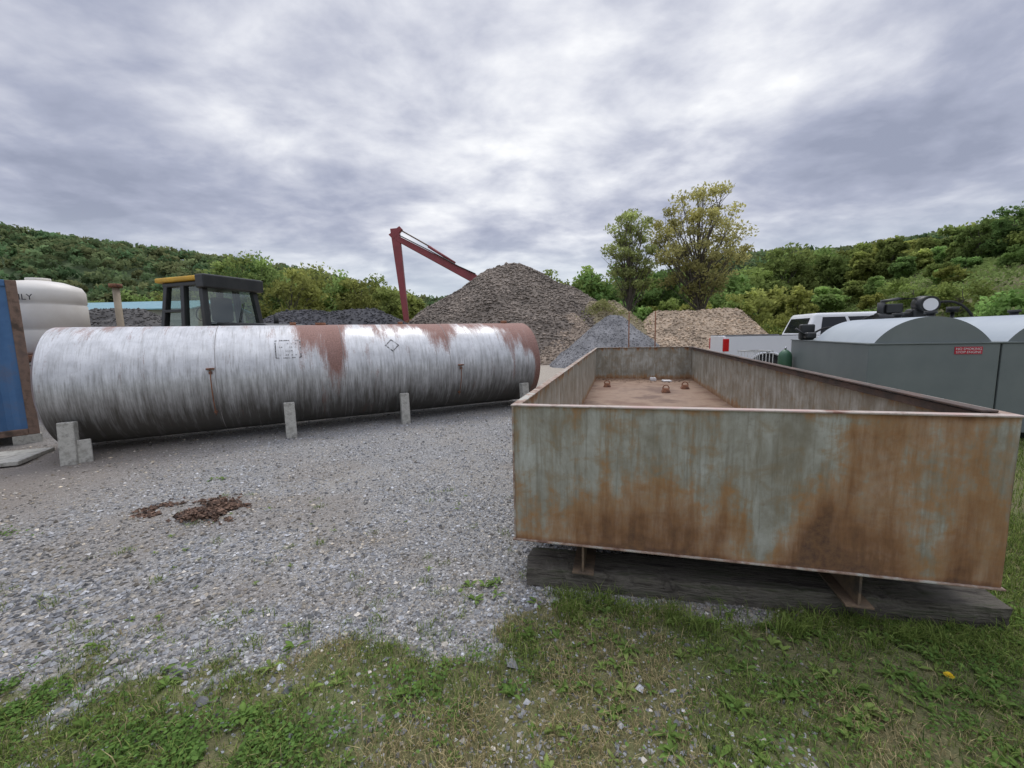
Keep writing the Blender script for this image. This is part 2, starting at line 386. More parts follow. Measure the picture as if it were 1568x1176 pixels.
# ---------------------------------------------------------------- cylindrical storage tank
d = np.array([.889, .458]); yawT = math.atan2(d[1], d[0])
F0 = 8.5*np.array([-.458, .889]); zc = .965; R = .87; S0, S1 = -3.05, 4.62
tank = empty('storage_tank', (F0[0], F0[1], zc), yawT)
ns, na = 520, 150
s = np.linspace(S0, S1, ns); th = np.linspace(-math.pi, math.pi, na)
SS, TT = np.meshgrid(s, th, indexing='ij')
rr = R + .003*(fbm(SS*1.5, TT*2, 3)-.5)*2
V = np.stack([SS, -rr*np.cos(TT), rr*np.sin(TT)], -1).reshape(-1, 3)
deg = np.degrees(TT)
def blob(s0, ds, t0, dt): return np.exp(-np.abs((SS-s0)/ds)**3-np.abs((deg-t0)/dt)**3)
nz = fbm(SS*7, TT*2.2, 71, 5); st1 = fbm(SS*16, TT*.9, 77, 4)
rust = 1.35*blob(.40, .38, 70, 48)+.95*blob(.62, .13, 26, 44)+1.25*blob(2.5, .34, 72, 44)+1.1*sstep(3.5, 4.25, SS)*sstep(-5, 50, deg)*sstep(175, 150, deg)+1.5*sstep(4.40, 4.58, SS)*sstep(-60, -10, deg)
rust += .72*sstep(50, 82, deg)*sstep(140, 95, deg)*(.3+.85*sstep(-.8, 1.6, SS))+.4*blob(1.57, .3, 52, 18)+.4*sstep(-1.2, -2.9, SS)*sstep(30, 78, deg)+.35*blob(3.3, .3, 62, 20)
rustm = np.clip(rust*.86+(nz-.5)*1.0+(st1-.5)*.6-.05, 0, 1)
run = sstep(.52, .76, st1)*sstep(-40, 25, deg)*sstep(95, 60, deg)*.30
rustm = np.maximum(rustm, run*sstep(.3, 1, vnoise(SS*2.2, 0*SS, 5)))
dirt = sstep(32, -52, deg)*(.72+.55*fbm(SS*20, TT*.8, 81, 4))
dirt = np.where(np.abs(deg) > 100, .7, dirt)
m, nt, b = newmat('silver_tank_paint', (.6, .6, .6), .45, .25)
stv = attr(nt, 'st', 'Vector')
f1 = noise(nt, stv, 1, 6, .62, (17, 1.5, 1)); f2 = noise(nt, stv, 1, 5, .6, (4, 3.2, 1)); f3 = noise(nt, stv, 1, 5, .7, (48, 26, 1)); f4 = noise(nt, stv, 1, 6, .7, (60, 3.5, 1))
pc = ramp(nt, [(.32, (.52, .53, .54)), (.5, (.64, .65, .66)), (.68, (.75, .76, .77))], f2).outputs[0]
pc = mix(nt, ramp(nt, [(.48, (0, 0, 0)), (.72, (.55, .55, .55))], f1).outputs[0], pc, (.37, .37, .36))
pc = mix(nt, ramp(nt, [(.50, (0, 0, 0)), (.70, (.5, .5, .5))], f4).outputs[0], pc, (.28, .27, .25))
pc = mix(nt, ramp(nt, [(.58, (0, 0, 0)), (.72, (.5, .5, .5))], f3).outputs[0], pc, (.30, .25, .22))
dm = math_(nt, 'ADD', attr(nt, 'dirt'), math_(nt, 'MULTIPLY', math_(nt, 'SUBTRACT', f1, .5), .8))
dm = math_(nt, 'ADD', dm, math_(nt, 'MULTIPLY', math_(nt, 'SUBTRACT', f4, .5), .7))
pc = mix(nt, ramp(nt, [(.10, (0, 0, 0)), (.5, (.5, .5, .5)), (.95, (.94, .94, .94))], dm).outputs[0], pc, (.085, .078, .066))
rc = ramp(nt, [(.3, (.16, .075, .055)), (.55, (.29, .145, .11)), (.75, (.40, .24, .19))], f3).outputs[0]
rm = math_(nt, 'ADD', attr(nt, 'rust'), math_(nt, 'MULTIPLY', math_(nt, 'SUBTRACT', f3, .5), .9))
rm = math_(nt, 'ADD', rm, math_(nt, 'MULTIPLY', math_(nt, 'SUBTRACT', f4, .5), 1.0))
rmk = ramp(nt, [(.25, (0, 0, 0)), (.5, (.5, .5, .5)), (.8, (.92, .92, .92))], rm).outputs[0]
nt.links.new(mix(nt, rmk, pc, rc), b.inputs['Base Color'])
nt.links.new(ramp(nt, [(0, (.42, .42, .42)), (1, (.8, .8, .8))], rmk).outputs[0], b.inputs['Roughness'])
bump(nt, b, f2, .10, .02)
M_tank = m
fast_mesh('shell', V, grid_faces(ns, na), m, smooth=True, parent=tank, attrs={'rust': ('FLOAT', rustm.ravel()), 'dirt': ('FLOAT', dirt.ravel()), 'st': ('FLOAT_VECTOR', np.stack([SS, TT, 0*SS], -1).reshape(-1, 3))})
for nm, s_, sg in (('left_head', S0, -1), ('right_head', S1, 1)):
    k = 14; q = np.linspace(0, 1, k); thh = np.linspace(0, 2*math.pi, 96)
    Q, T2 = np.meshgrid(q, thh, indexing='ij')
    xx = s_+sg*(.17*np.sqrt(np.clip(1-(Q*.985)**2.6, 0, 1)) - .17*math.sqrt(1-.985**2.6)); V = np.stack([xx, -R*Q*np.cos(T2), R*Q*np.sin(T2)], -1).reshape(-1, 3)
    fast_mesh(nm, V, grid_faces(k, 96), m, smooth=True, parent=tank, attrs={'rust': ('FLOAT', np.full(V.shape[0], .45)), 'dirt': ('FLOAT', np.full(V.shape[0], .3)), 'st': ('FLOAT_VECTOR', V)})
def onT(s_, dg, off=0): a = math.radians(dg); return (s_, -(R+off)*math.cos(a), (R+off)*math.sin(a))
for i, sw in enumerate([-1.09, .73, 2.63]):
    P = [onT(sw, t, .0005) for t in np.linspace(-180, 180, 73)]
    tube('weld_seam_%d' % i, P, .005, vary('weld%d' % i, (.22, .20, .19), (.36, .34, .33), 8, .6), tank, 6, False)
for i, (sb, d0, d1) in enumerate([(-1.15, 12, -34), (2.82, 2, -36)]):
    tube('level_rod_%d' % i, [onT(sb, t, .04) for t in np.linspace(d0, d1, 10)], .008, M_rust, tank, 8)
    for t in (d0-2, d1+2):
        a = onT(sb, t, 0); box('rod_lug_%d' % i, (-.02, -.05, -.02), (.02, .02, .02), M_rust, tank, .004, loc=a)
    box('rod_cap_%d' % i, (-.05, -.07, -.012), (.05, .02, .012), M_rust, tank, .004, loc=onT(sb, d0+2, 0))
M_sten = vary('faded_stencil', (.07, .07, .07), (.5, .5, .5), 22, .7, lo=.44, hi=.58)
def stencil(name, s0, s1, t0, t1):
    P = [(s0, t0), (s1, t0), (s1, t1), (s0, t1)]; V = []; F = []
    def seg(a, b_):
        k = 14
        for j in range(k):
            u0 = j/k; u1 = (j+.8)/k
            if random.random() < .25: continue
            A = [a[0]+(b_[0]-a[0])*u0, a[1]+(b_[1]-a[1])*u0]; B = [a[0]+(b_[0]-a[0])*u1, a[1]+(b_[1]-a[1])*u1]
            dx = (B[0]-A[0])
            ox, ot = (0, .6) if abs(dx) > 1e-6 else (.009, 0)
            i0 = len(V); V.extend([onT(A[0]-ox, A[1]-ot, .004), onT(B[0]-ox, B[1]-ot, .004), onT(B[0]+ox, B[1]+ot, .004), onT(A[0]+ox, A[1]+ot, .004)]); F.append((i0, i0+1, i0+2, i0+3))
    for a, b_ in zip(P, P[1:]+P[:1]): seg(a, b_)
    for row in range(4):
        for cidx in range(9):
            if random.random() < .45: continue
            ss = s0+.05+cidx*(s1-s0-.1)/9; tt = t0+(row+.7)*(t1-t0)/4.6; i0 = len(V)
            V.extend([onT(ss, tt-.6, .004), onT(ss+.02, tt-.6, .004), onT(ss+.016, tt+.6, .004), onT(ss+.006, tt+.6, .004)]); F.append((i0, i0+1, i0+2, i0+3))
    pmesh(name, V, F, M_sten, tank)
stencil('stencil_panel', -.28, .08, 22, 44)
dv = [onT(1.57, 24, .004), onT(1.70, 33, .004), onT(1.57, 42, .004), onT(1.44, 33, .004), onT(1.57, 26, .004), onT(1.67, 33, .004), onT(1.57, 40, .004), onT(1.47, 33, .004)]
pmesh('diamond_outline', dv, [(0, 1, 5, 4), (1, 2, 6, 5), (2, 3, 7, 6), (3, 0, 4, 7)], M_sten, tank)
for i, (sf, hh, r_) in enumerate([(0.0, .05, .05), (.45, .04, .09), (1.9, .05, .05), (4.2, .06, .07)]):
    cyl('fitting_%d' % i, onT(sf, 90, -.02), onT(sf, 90, hh), r_, M_rust, tank, 20)
def P2(s_, perp): return (s_*d[0]+perp*-.458, s_*d[1]+perp*.889)
for (sb, pp, w, h, yw, tl) in [(-2.78, 7.55, .17, .56, .0, -.1), (-2.64, 7.60, .15, .30, .3, -.15), (-.15, 7.62, .16, .57, .04, -.07), (1.72, 7.63, .15, .56, -.03, -.06), (4.24, 7.60, .16, .57, .1, -.1),
                               (-2.7, 9.4, .15, .5, 0, .1), (.5, 9.4, .15, .5, 0, .1), (3.9, 9.4, .15, .5, 0, .1)]:
    x, y = P2(sb, pp); box('concrete_block', (-w/2, -.05, -.02), (w/2, .09, h), M_conc, None, .012, loc=(x, y, 0), rot=(tl, 0, yawT+yw))

# ---------------------------------------------------------------- open steel box tank
W, LN, H = 2.43, 9.2, .84
ZB = .324; yawB = math.atan2(-.251, .968)
bx = empty('open_steel_tank', (0, 2.5, ZB), yawB)
m, nt, b = newmat('rusted_galvanized_panel', (.4, .4, .4), .6)
v = attr(nt, 'st', 'Vector')
a1 = noise(nt, v, 1, 6, .65, (13, 1.8, 1)); a2 = noise(nt, v, 1, 5, .65, (4, 2.8, 1), .4); a3 = noise(nt, v, 1, 6, .75, (24, 22, 1))
a4 = noise(nt, v, 1, 5, .6, (38, 1.4, 1)); a5 = noise(nt, v, 1, 5, .6, (7, 9, 1), .5)
base = ramp(nt, [(.32, (.24, .22, .165)), (.46, (.34, .33, .275)), (.58, (.44, .44, .385)), (.72, (.53, .545, .50))], a2).outputs[0]
base = mix(nt, ramp(nt, [(.46, (0, 0, 0)), (.66, (.75, .75, .75))], a1).outputs[0], base, (.22, .185, .12))
base = mix(nt, ramp(nt, [(.52, (0, 0, 0)), (.68, (.5, .5, .5))], a4).outputs[0], base, (.15, .13, .09))
base = mix(nt, ramp(nt, [(.55, (0, 0, 0)), (.75, (.5, .5, .5))], a3).outputs[0], base, (.16, .13, .10))
base = mix(nt, ramp(nt, [(.52, (0, 0, 0)), (.68, (.5, .5, .5))], a5).outputs[0], base, (.26, .19, .10))
rsum = math_(nt, 'ADD', attr(nt, 'rust'), math_(nt, 'MULTIPLY', math_(nt, 'SUBTRACT', a1, .5), 1.3))
rsum = math_(nt, 'ADD', rsum, math_(nt, 'MULTIPLY', math_(nt, 'SUBTRACT', a3, .5), .7))
rsum = math_(nt, 'ADD', rsum, math_(nt, 'MULTIPLY', math_(nt, 'SUBTRACT', a5, .5), .7))
rf = ramp(nt, [(.04, (0, 0, 0)), (.40, (.65, .65, .65)), (.9, (.96, .96, .96))], rsum).outputs[0]
rcol = ramp(nt, [(.1, (.38, .27, .13)), (.42, (.42, .205, .065)), (.72, (.25, .105, .038)), (1, (.085, .042, .03))], rsum).outputs[0]
rcol = mix(nt, .35, rcol, ramp(nt, [(.35, (.12, .06, .03)), (.65, (.48, .25, .085))], a3).outputs[0])
nt.links.new(mix(nt, rf, base, rcol), b.inputs['Base Color'])
nt.links.new(ramp(nt, [(0, (.5, .5, .5)), (1, (.85, .85, .85))], rf).outputs[0], b.inputs['Roughness'])
bump(nt, b, a3, .12, .01)
M_panel = m
def panel(name, p0, ud, L_, Hh, off, rustf, nu, nv, seed):
    uu = np.linspace(0, L_, nu); vv = np.linspace(0, Hh, nv); U, Vv = np.meshgrid(uu, vv, indexing='ij')
    V = np.stack([p0[0]+ud[0]*U, p0[1]+ud[1]*U, p0[2]+Vv], -1)
    wob = .008*(fbm(U*1.2, Vv*1.5, seed)-.5)*2*np.sin(np.pi*np.clip(Vv/Hh, 0, 1))
    V[..., 0] += off[0]*wob; V[..., 1] += off[1]*wob
    r_ = rustf(U/L_, Vv/Hh)
    return fast_mesh(name, V.reshape(-1, 3), grid_faces(nu, nv), M_panel, smooth=True, parent=bx, attrs={'rust': ('FLOAT', r_.ravel()), 'st': ('FLOAT_VECTOR', np.stack([U+seed*3.1, Vv, 0*U], -1).reshape(-1, 3))})
def rf_front(u, v):
    g = lambda a, s_: np.exp(-((u-a)/s_)**2)
    u = u+.02*(fbm(u*9, v*5, 111)-.5)*2
    bott = 1-v
    r_ = .06+.42*sstep(.3, .95, bott)
    r_ += .42*g(.24, .09)*sstep(.45, .9, bott)+.42*g(.44, .09)*sstep(.35, .9, bott)
    r_ += .28*g(.34, .07)*sstep(.15, .6, bott)
    r_ += .75*g(.685, .022+.03*bott)*sstep(.3, .7, bott)+.3*g(.67, .07)*sstep(.6, 1, bott)
    r_ += .40*g(.74, .045)*sstep(.0, .15, bott)+.30*g(.80, .06)+.26*g(.96, .05)
    r_ += .38*g(.87, .06)*sstep(.6, 0., bott)+.2*g(.92, .03)
    r_ -= .42*g(.56, .05)+.40*g(.885, .014)*sstep(.4, .7, bott)+.25*g(.05, .08)*v
    r_ += .6*np.exp(-((v-.99)/.02)**2)*fbm(u*20, v, 4)+.35*sstep(.04, .0, v)
    return r_*.85+.15*(fbm(u*14, v*1.2, 9)-.5)*2
def rf_side(u, v): return .10+.5*sstep(.8, 1, v)*fbm(u*60, v*2, 15)*1.3+.3*sstep(.3, 0, v)+(fbm(u*50, v*.8, 16)-.5)*.6
def rf_in(u, v): return -.12+.85*sstep(.84, .98, v)*sstep(.45, .6, fbm(u*40, v*1.5, 17))+.75*sstep(.25, 0, v)+(fbm(u*50, v*.8, 18)-.5)*.5
T = .008
panel('front_outer', (0, 0, 0), (1, 0), W, H, (0, -1), rf_front, 260, 100, 1)
panel('front_inner', (T, T, 0), (1, 0), W-2*T, H, (0, 1), rf_in, 60, 30, 2)
panel('back_outer', (0, LN, 0), (1, 0), W, H, (0, 1), rf_side, 60, 30, 3)
panel('back_inner', (T, LN-T, 0), (1, 0), W-2*T, H, (0, -1), rf_in, 80, 40, 4)
panel('left_outer', (0, 0, 0), (0, 1), LN, H, (-1, 0), rf_side, 200, 40, 5)
panel('left_inner', (T, T, 0), (0, 1), LN-2*T, H, (1, 0), rf_in, 200, 40, 6)
panel('right_outer', (W, 0, 0), (0, 1), LN, H, (1, 0), rf_side, 200, 40, 7)
panel('right_inner', (W-T, T, 0), (0, 1), LN-2*T, H, (-1, 0), rf_in, 260, 50, 8)
M_flange = vary('flange_weathered_paint', (.44, .43, .38), (.36, .26, .20), 9, .7, 0, .3, c3=(.18, .105, .075), lo=.4, hi=.62)
M_flangep = vary('flange_pink_primer', (.48, .35, .31), (.48, .42, .37), 5, .7, 0, .3, c3=(.22, .11, .08), lo=.4, hi=.62)
M_floor = vary('rusty_floor', (.15, .085, .055), (.30, .20, .135), 1.1, .55, 0, .05, c3=(.19, .105, .065), lo=.38, hi=.62)
fw = .045
box('flange_front', (-.010, -.010, H), (W+.010, fw, H+.010), M_flangep, bx, .003)
box('flange_back', (-.010, LN-fw, H), (W+.010, LN+.010, H+.010), M_flange, bx, .003)
box('flange_left', (-.010, fw+.001, H), (fw, LN-fw-.001, H+.010), M_flange, bx, .003)
box('flange_right', (W-fw, fw+.001, H), (W+.010, LN-fw-.001, H+.010), M_flange, bx, .003)
M_chan = vary('dark_channel', (.05, .045, .04), (.14, .09, .07), 5, .7, 0, .3)
box('channel_right', (W-.075, .06, H-.05), (W-.011, LN-.06, H-.003), M_chan, bx, .003)
box('channel_right_cap', (W-.11, .06, H+.0105), (W-.046, 8.9, H+.022), M_chan, bx, .003)
box('base_plate', (-.012, -.014, -.010), (W+.012, LN+.012, -.001), M_flange, bx, .002)
box('floor', (T+.001, T+.001, .0), (W-T-.001, LN-T-.001, .012), M_floor, bx, 0)
box('corner_weld_left', (-.004, -.006, 0), (.006, -.0005, H), M_flange, bx, 0)
for i, (lx, ly) in enumerate([(.35, 7.4), (2.0, 7.2), (1.55, 6.6)]):
    pmesh('floor_lug_%d' % i, [(-.09, -.09, .012), (.09, -.09, .012), (.09, .09, .012), (-.09, .09, .012), (-.05, -.05, .10), (.05, -.05, .10), (.05, .05, .10), (-.05, .05, .10)], HEXF, M_rust, bx, .015, loc=(lx, ly, 0))
    tube('lug_ring_%d' % i, [(lx+.06*math.cos(t), ly, .10+.06*math.sin(t)) for t in np.linspace(0, 6.28, 16)], .012, M_rust, bx, 6, False)
box('litter', (-.1, -.06, .012), (.12, .07, .05), M_plate, bx, .01, loc=(1.75, 8.5, 0), rot=(.1, .05, .4))
box('litter_box', (-.07, -.05, .012), (.07, .05, .09), M_plate, bx, .01, loc=(1.45, 8.7, 0), rot=(0, 0, .2))
n = 160
lx = rng.uniform(.1, 2.3, n); ly = rng.uniform(8.3, 9.1, n)
lit = stones('dead_leaves', np.stack([lx, ly, .018+0*lx], 1), rng.uniform(.01, .03, n), np.array([[.14, .085, .05]])*rng.uniform(.4, 1.6, (n, 1)), .15, .3); lit.parent = bx
TH = .128   # timber height
zr = TH-ZB
for i, xr in enumerate([.42, 1.86]):
    box('runner_top_%d' % i, (xr-.06, .02, -.021), (xr+.06, LN-.02, -.0105), M_beam, bx, .001)
    box('runner_web_%d' % i, (xr-.006, .01, zr+.0125), (xr+.006, LN-.03, -.0215), M_beam, bx, .001)
    box('runner_foot_%d' % i, (xr-.065, .0, zr+.001), (xr+.065, LN-.02, zr+.012), M_beam, bx, .001)
def timber(x0, y0, x1, y1, w=.2, h=.2):
    L_ = math.hypot(x1-x0, y1-y0); n_ = 70
    V = []
    sec = [(0, 0), (w, 0), (w, h), (w*.5, h), (0, h), (0, h*.5)]; ks = len(sec)
    for i in range(n_+1):
        for (a, c) in sec:
            jx, jy, jz = rng.normal(0, .004, 3)
            chip = .035*max(0, float(vnoise(i*.35, c*9, 7))-.6)*2 if c == h and a == 0 else 0
            V.append((i/n_*L_+(jx if 0 < i < n_ else jx*3), a+jy+chip, min(c+jz*.6-chip, h) if c > 0 else c))
    F = [tuple(range(ks)), tuple(n_*ks+k for k in range(ks-1, -1, -1))]
    for i in range(n_):
        for k in range(ks): F.append((i*ks+k, i*ks+(k+1) % ks, i*ks+ks+(k+1) % ks, i*ks+ks+k))
    return pmesh('timber_beam', V, F, M_wood, None, 0, loc=(x0, y0, 0), rot=(0, 0, math.atan2(y1-y0, x1-x0)))
timber(.07, 2.49, 2.58, 2.00, .26, TH)
timber(1.35, 6.9, 3.75, 6.3, .2, TH); timber(2.15, 10.9, 4.5, 10.3, .2, TH)

for (x, y) in [(3.42, 12.2), (4.15, 12.1)]:
    cyl('metal_post', (x, y, 0), (x, y, 2.15), .018, M_rust, None, 8)

# ---------------------------------------------------------------- fuel tanks
M_grey = vary('grey_green_paint', (.165, .19, .19), (.20, .225, .22), 1.5, .42, 0, .05)
M_dome = vary('grey_paint_sky_sheen', (.38, .43, .47), (.44, .49, .52), 1.5, .35)  # sky reflection on the curved tank tops, put into a lighter bluish colour
yawF = math.atan2(-.28, .96)
e1 = np.array([.96, -.28]); e2 = np.array([.28, .96])
for k in range(2):
    o = np.array([5.13, 6.0])+e1*1.50*k+e2*(.0 if k == 0 else .02)
    ft = empty('fuel_tank', (o[0], o[1], 0), yawF)
    box('containment_box', (0, 0, .12), (1.47, 3.1, 1.33), M_grey, ft, .012)
    box('top_rim', (-.012, -.012, 1.331), (1.482, 3.112, 1.352), M_grey, ft, .004)
    for yy in (.2, 2.7): box('skid', (.02, yy, 0), (1.45, yy+.15, .118), M_dark, ft, .005)
    ch = .66; sg = .36; Rr = (ch*ch+sg*sg)/(2*sg); ang = math.asin(ch/Rr); cz = 1.353+sg-Rr
    pts = [(.73+Rr*math.sin(t), cz+Rr*math.cos(t)) for t in np.linspace(-ang, ang, 28)]
    n_ = len(pts); y0, y1 = .03, 2.05
    V = [(p[0], y0, p[1]) for p in pts]+[(p[0], y1, p[1]) for p in pts]
    pmesh('tank_top', V, [(i, i+1, n_+i+1, n_+i) for i in range(n_-1)], M_dome, ft, smooth=True)
    pmesh('tank_end', [(p[0], y0, p[1]) for p in pts]+[(p[0], y1, p[1]) for p in pts], [tuple(range(n_)), tuple(range(2*n_-1, n_-1, -1))], M_grey, ft)
    for q, yy in enumerate((.5, 1.3)):
        cyl('filler_neck_%d' % q, (.95, yy, 1.65), (.95, yy, 1.76), .05, M_dark, ft, 16); cyl('filler_cap_%d' % q, (.95, yy, 1.76), (.95, yy, 1.80), .075, M_dark, ft, 16)
    if k == 0:
        box('warning_sign', (.98, -.006, 1.19), (1.28, -.001, 1.29), M_signred, ft, 0)
        for ti, (tx_, zz) in enumerate((('NO SMOKING', 1.247), ('STOP ENGINE', 1.203))):
            cu = bpy.data.curves.new('sign_text', 'FONT'); cu.body = tx_; cu.size = .044; cu.align_x = 'CENTER'; cu.materials.append(M_plate)
            to = bpy.data.objects.new('sign_text_%d' % ti, cu); COL.objects.link(to); to.parent = ft; to.location = (1.13, -.009, zz); to.rotation_euler = (math.pi/2, 0, 0)
        t = np.linspace(0, 1, 30)
        P = np.stack([.12+1.15*t, 2.35+.2*t, 1.47+.30*t+.05*np.sin(t*9)], 1); tube('hose', P, .018, M_rubber, ft, 8)
        box('nozzle_body', (-.02, 2.25, 1.38), (.16, 2.42, 1.50), M_dark, ft, .03); cyl('nozzle_spout', (-.02, 2.33, 1.45), (-.18, 2.33, 1.58), .02, M_dark, ft, 10)
        box('nozzle_cradle', (-.05, 2.45, 1.353), (.2, 2.6, 1.66), M_dark, ft, .03)
        box('fitting_base', (.5, 2.5, 1.353), (.75, 2.75, 1.50), M_dark, ft, .03)
    else:
        bxp = .18
        box('pump_body', (bxp, 2.3, 1.353), (bxp+.36, 2.6, 1.90), M_dark, ft, .05)
        cyl('meter_drum', (bxp+.18, 2.18, 1.96), (bxp+.18, 2.46, 1.98), .15, M_dark, ft, 26)
        cyl('meter_face', (bxp+.18, 2.165, 1.96), (bxp+.18, 2.179, 1.96), .11, M_plate, ft, 26)
        cyl('motor', (bxp-.52, 2.4, 1.72), (bxp, 2.4, 1.72), .12, M_dark, ft, 20); box('motor_box', (bxp-.4, 2.3, 1.83), (bxp-.15, 2.5, 2.0), M_dark, ft, .02)
        cyl('vent_pipe', (bxp+.75, 2.6, 1.353), (bxp+.75, 2.6, 1.82), .03, M_dark, ft, 10); cyl('vent_cap', (bxp+.75, 2.6, 1.82), (bxp+.75, 2.6, 1.92), .09, M_dark, ft, 14)
        t = np.linspace(0, 1, 40)
        P = np.stack([bxp+.2+.75*t, 2.3-.15*np.sin(t*3), 1.95-.1*t+.14*np.sin(t*3.14)*1.0-.35*t*t], 1); tube('hose', P, .02, M_rubber, ft, 8)
        P = np.stack([bxp+.5+.13*np.cos(t*12), 2.12+.03*t, 1.56+.13*np.sin(t*12)], 1); tube('hose_coil', P, .018, M_rubber, ft, 8)
        tube('pipe_a', [(bxp-.45, 2.4, 1.92), (bxp-.45, 2.4, 2.05), (bxp-.2, 2.4, 2.09), (bxp+.15, 2.4, 2.08)], .028, M_dark, ft, 8)
        cyl('filter', (bxp-.45, 2.4, 1.7), (bxp-.45, 2.4, 2.03), .06, M_dark, ft, 14)
gc = empty('gas_cylinder', (5.80, 8.85, 0)); M_gg = vary('green_cylinder_paint', (.05, .13, .07), (.07, .16, .09), 4, .4)
tube('bottle', [(0, 0, 0), (0, 0, 1.0), (0, 0, 1.07), (0, 0, 1.12), (0, 0, 1.14)], [.13, .13, .11, .06, .03], M_gg, gc, 20)
cyl('valve', (0, 0, 1.14), (0, 0, 1.2), .02, M_chrome, gc, 10)
cg = empty('wire_cage', (5.25, 9.1, 0), .1)
M_galv = vary('galvanised', (.4, .4, .38), (.55, .55, .52), 8, .5, .4)
for i in range(7):
    for yy in (0, .5): cyl('bar', (i*.08, yy, .1), (i*.08, yy, 1.1), .008, M_galv, cg, 6)
for z_ in (.1, .45, .8, 1.1):
    for yy in (0, .5): cyl('rail', (0, yy, z_), (.48, yy, z_), .012, M_galv, cg, 6)
    for xx in (0, .48): cyl('rail_side', (xx, 0, z_), (xx, .5, z_), .012, M_galv, cg, 6)
box('crate', (.05, .05, .1), (.43, .45, .75), M_conc, cg, .02)

# ---------------------------------------------------------------- pickup truck
pk = empty('pickup_truck', (0, 0, 0), math.atan2(-.26, .965))
pk.location = (5.90, 11.6, 0)
AX = (1.08, 4.80)
def arch(cx, r_, n_=14): return [(cx+r_*math.cos(t), .42+r_*math.sin(t)) for t in np.linspace(0, math.pi, n_)]
outline = [(0.0, .62), (0, 1.34), (.03, 1.40), (1.93, 1.40), (1.95, 1.36), (2.6, 1.36), (4.1, 1.36), (4.5, 1.33), (5.5, 1.24), (5.78, 1.12), (5.85, .9), (5.85, .5), (5.40, .42)]
bot = arch(AX[1], .50)+[(4.2, .40), (1.75, .40)]+arch(AX[0], .50)+[(.5, .5)]
side = outline+bot
for nm, (a, c) in (('right_side', (0, .07)), ('left_side', (1.93, 2.0))):
    prism_xz(nm, side, a, c, M_white, pk, .018)
inner = [(.03, .62), (.03, .95), (1.9, .95), (1.9, 1.34), (4.1, 1.365), (4.5, 1.34), (5.5, 1.25), (5.76, 1.12), (5.82, .9), (5.82, .5), (4.3, .5), (.6, .5)]
prism_xz('body_core', inner, .0705, 1.9295, M_white, pk, .01)
box('tailgate', (-.02, .12, .68), (.045, 1.88, 1.40), M_white, pk, .02)
box('rear_bumper', (-.16, .05, .48), (.0, 1.95, .66), M_chrome, pk, .03)
box('bed_rail_trim', (.02, -.004, 1.401), (1.92, .075, 1.416), M_dark, pk, .004)
box('bed_rail_trim_far', (.02, 1.925, 1.401), (1.92, 2.004, 1.416), M_dark, pk, .004)
for i_, cx in enumerate(AX):
    P = [(cx+.53*math.cos(t), -.012, .42+.53*math.sin(t)) for t in np.linspace(.05, math.pi-.05, 20)]
    tube('arch_lip_%d' % i_, P, .022, M_white, pk, 8)
for yy in (-.010, 1.90): box('tail_light', (-.028, yy, .98), (.12, yy+.11, 1.33), M_taillight, pk, .015)
B0, B1, T0, T1 = 1.97, 4.45, 2.20, 3.70
hw0, hw1 = .04, .20; zt = 1.97
cabV = [(B0, hw0, 1.345), (B1, hw0, 1.345), (B1, 2-hw0, 1.345), (B0, 2-hw0, 1.345), (T0, hw1, zt), (T1, hw1, zt), (T1, 2-hw1, zt), (T0, 2-hw1, zt)]
pmesh('cab', cabV, HEXF, M_white, pk, .07, 3)
def onquad(name, q, u0, u1, v0, v1, off, mat, par, sl=0.):
    q = [np.array(p, float) for p in q]
    f = lambda u, v: (q[0]*(1-u)+q[1]*u)*(1-v)+(q[3]*(1-u)+q[2]*u)*v
    nn = np.cross(q[1]-q[0], q[3]-q[0]); nn /= np.linalg.norm(nn)
    P = [f(u0, v0)+nn*off, f(u1, v0)+nn*off, f(u1-sl, v1)+nn*off, f(u0, v1)+nn*off]
    return pmesh(name, P+[p-nn*.003 for p in P], HEXF, mat, par)
qs = (cabV[0], cabV[1], cabV[5], cabV[4])
onquad('rear_door_glass', qs, .13, .43, .10, .82, .006, M_glassd, pk)
onquad('front_door_glass', qs, .47, .88, .10, .82, .006, M_glassd, pk, .05)
qf = (cabV[2], cabV[3], cabV[7], cabV[6])
onquad('left_door_glass', qf, .16, .54, .12, .80, .006, M_glassd, pk); onquad('left_rear_glass', qf, .58, .9, .12, .80, .006, M_glassd, pk)
onquad('rear_window', (cabV[3], cabV[0], cabV[4], cabV[7]), .10, .90, .15, .80, .006, M_glassd, pk)
onquad('windshield', (cabV[1], cabV[2], cabV[6], cabV[5]), .05, .95, .08, .92, .006, M_glassd, pk)
for i, xx in enumerate((1.945, 3.0, 4.0)): box('door_gap_%d' % i, (xx, -.0015, .5), (xx+.014, .01, 1.35), M_dark, pk, 0)
for i, xx in enumerate((2.7, 3.65)): box('door_handle_%d' % i, (xx, -.03, 1.14), (xx+.2, .0, 1.175), M_chrome, pk, .01)
box('mirror', (3.95, -.24, 1.35), (4.1, -.02, 1.58), M_dark, pk, .03)
box('mirror_far', (3.95, 2.02, 1.35), (4.1, 2.24, 1.58), M_dark, pk, .03)
for i, cx in enumerate(AX):
    for j, (ya, yb) in enumerate(((.0, .27), (1.73, 2.0))):
        cyl('tyre_%d%d' % (i, j), (cx, ya+.005, .41), (cx, yb-.005, .41), .41, M_rubber, pk, 40)
        yo = ya-.002 if j == 0 else yb-.01
        cyl('rim_%d%d' % (i, j), (cx, yo, .41), (cx, yo+.012, .41), .25, M_chrome, pk, 30)
        cyl('hub_%d%d' % (i, j), (cx, yo-.008, .41), (cx, yo+.02, .41), .08, M_dark, pk, 16)
    box('wheel_well_%d' % i, (cx-.50, .0695, .45), (cx+.50, 1.9305, .915), M_black, pk, 0)
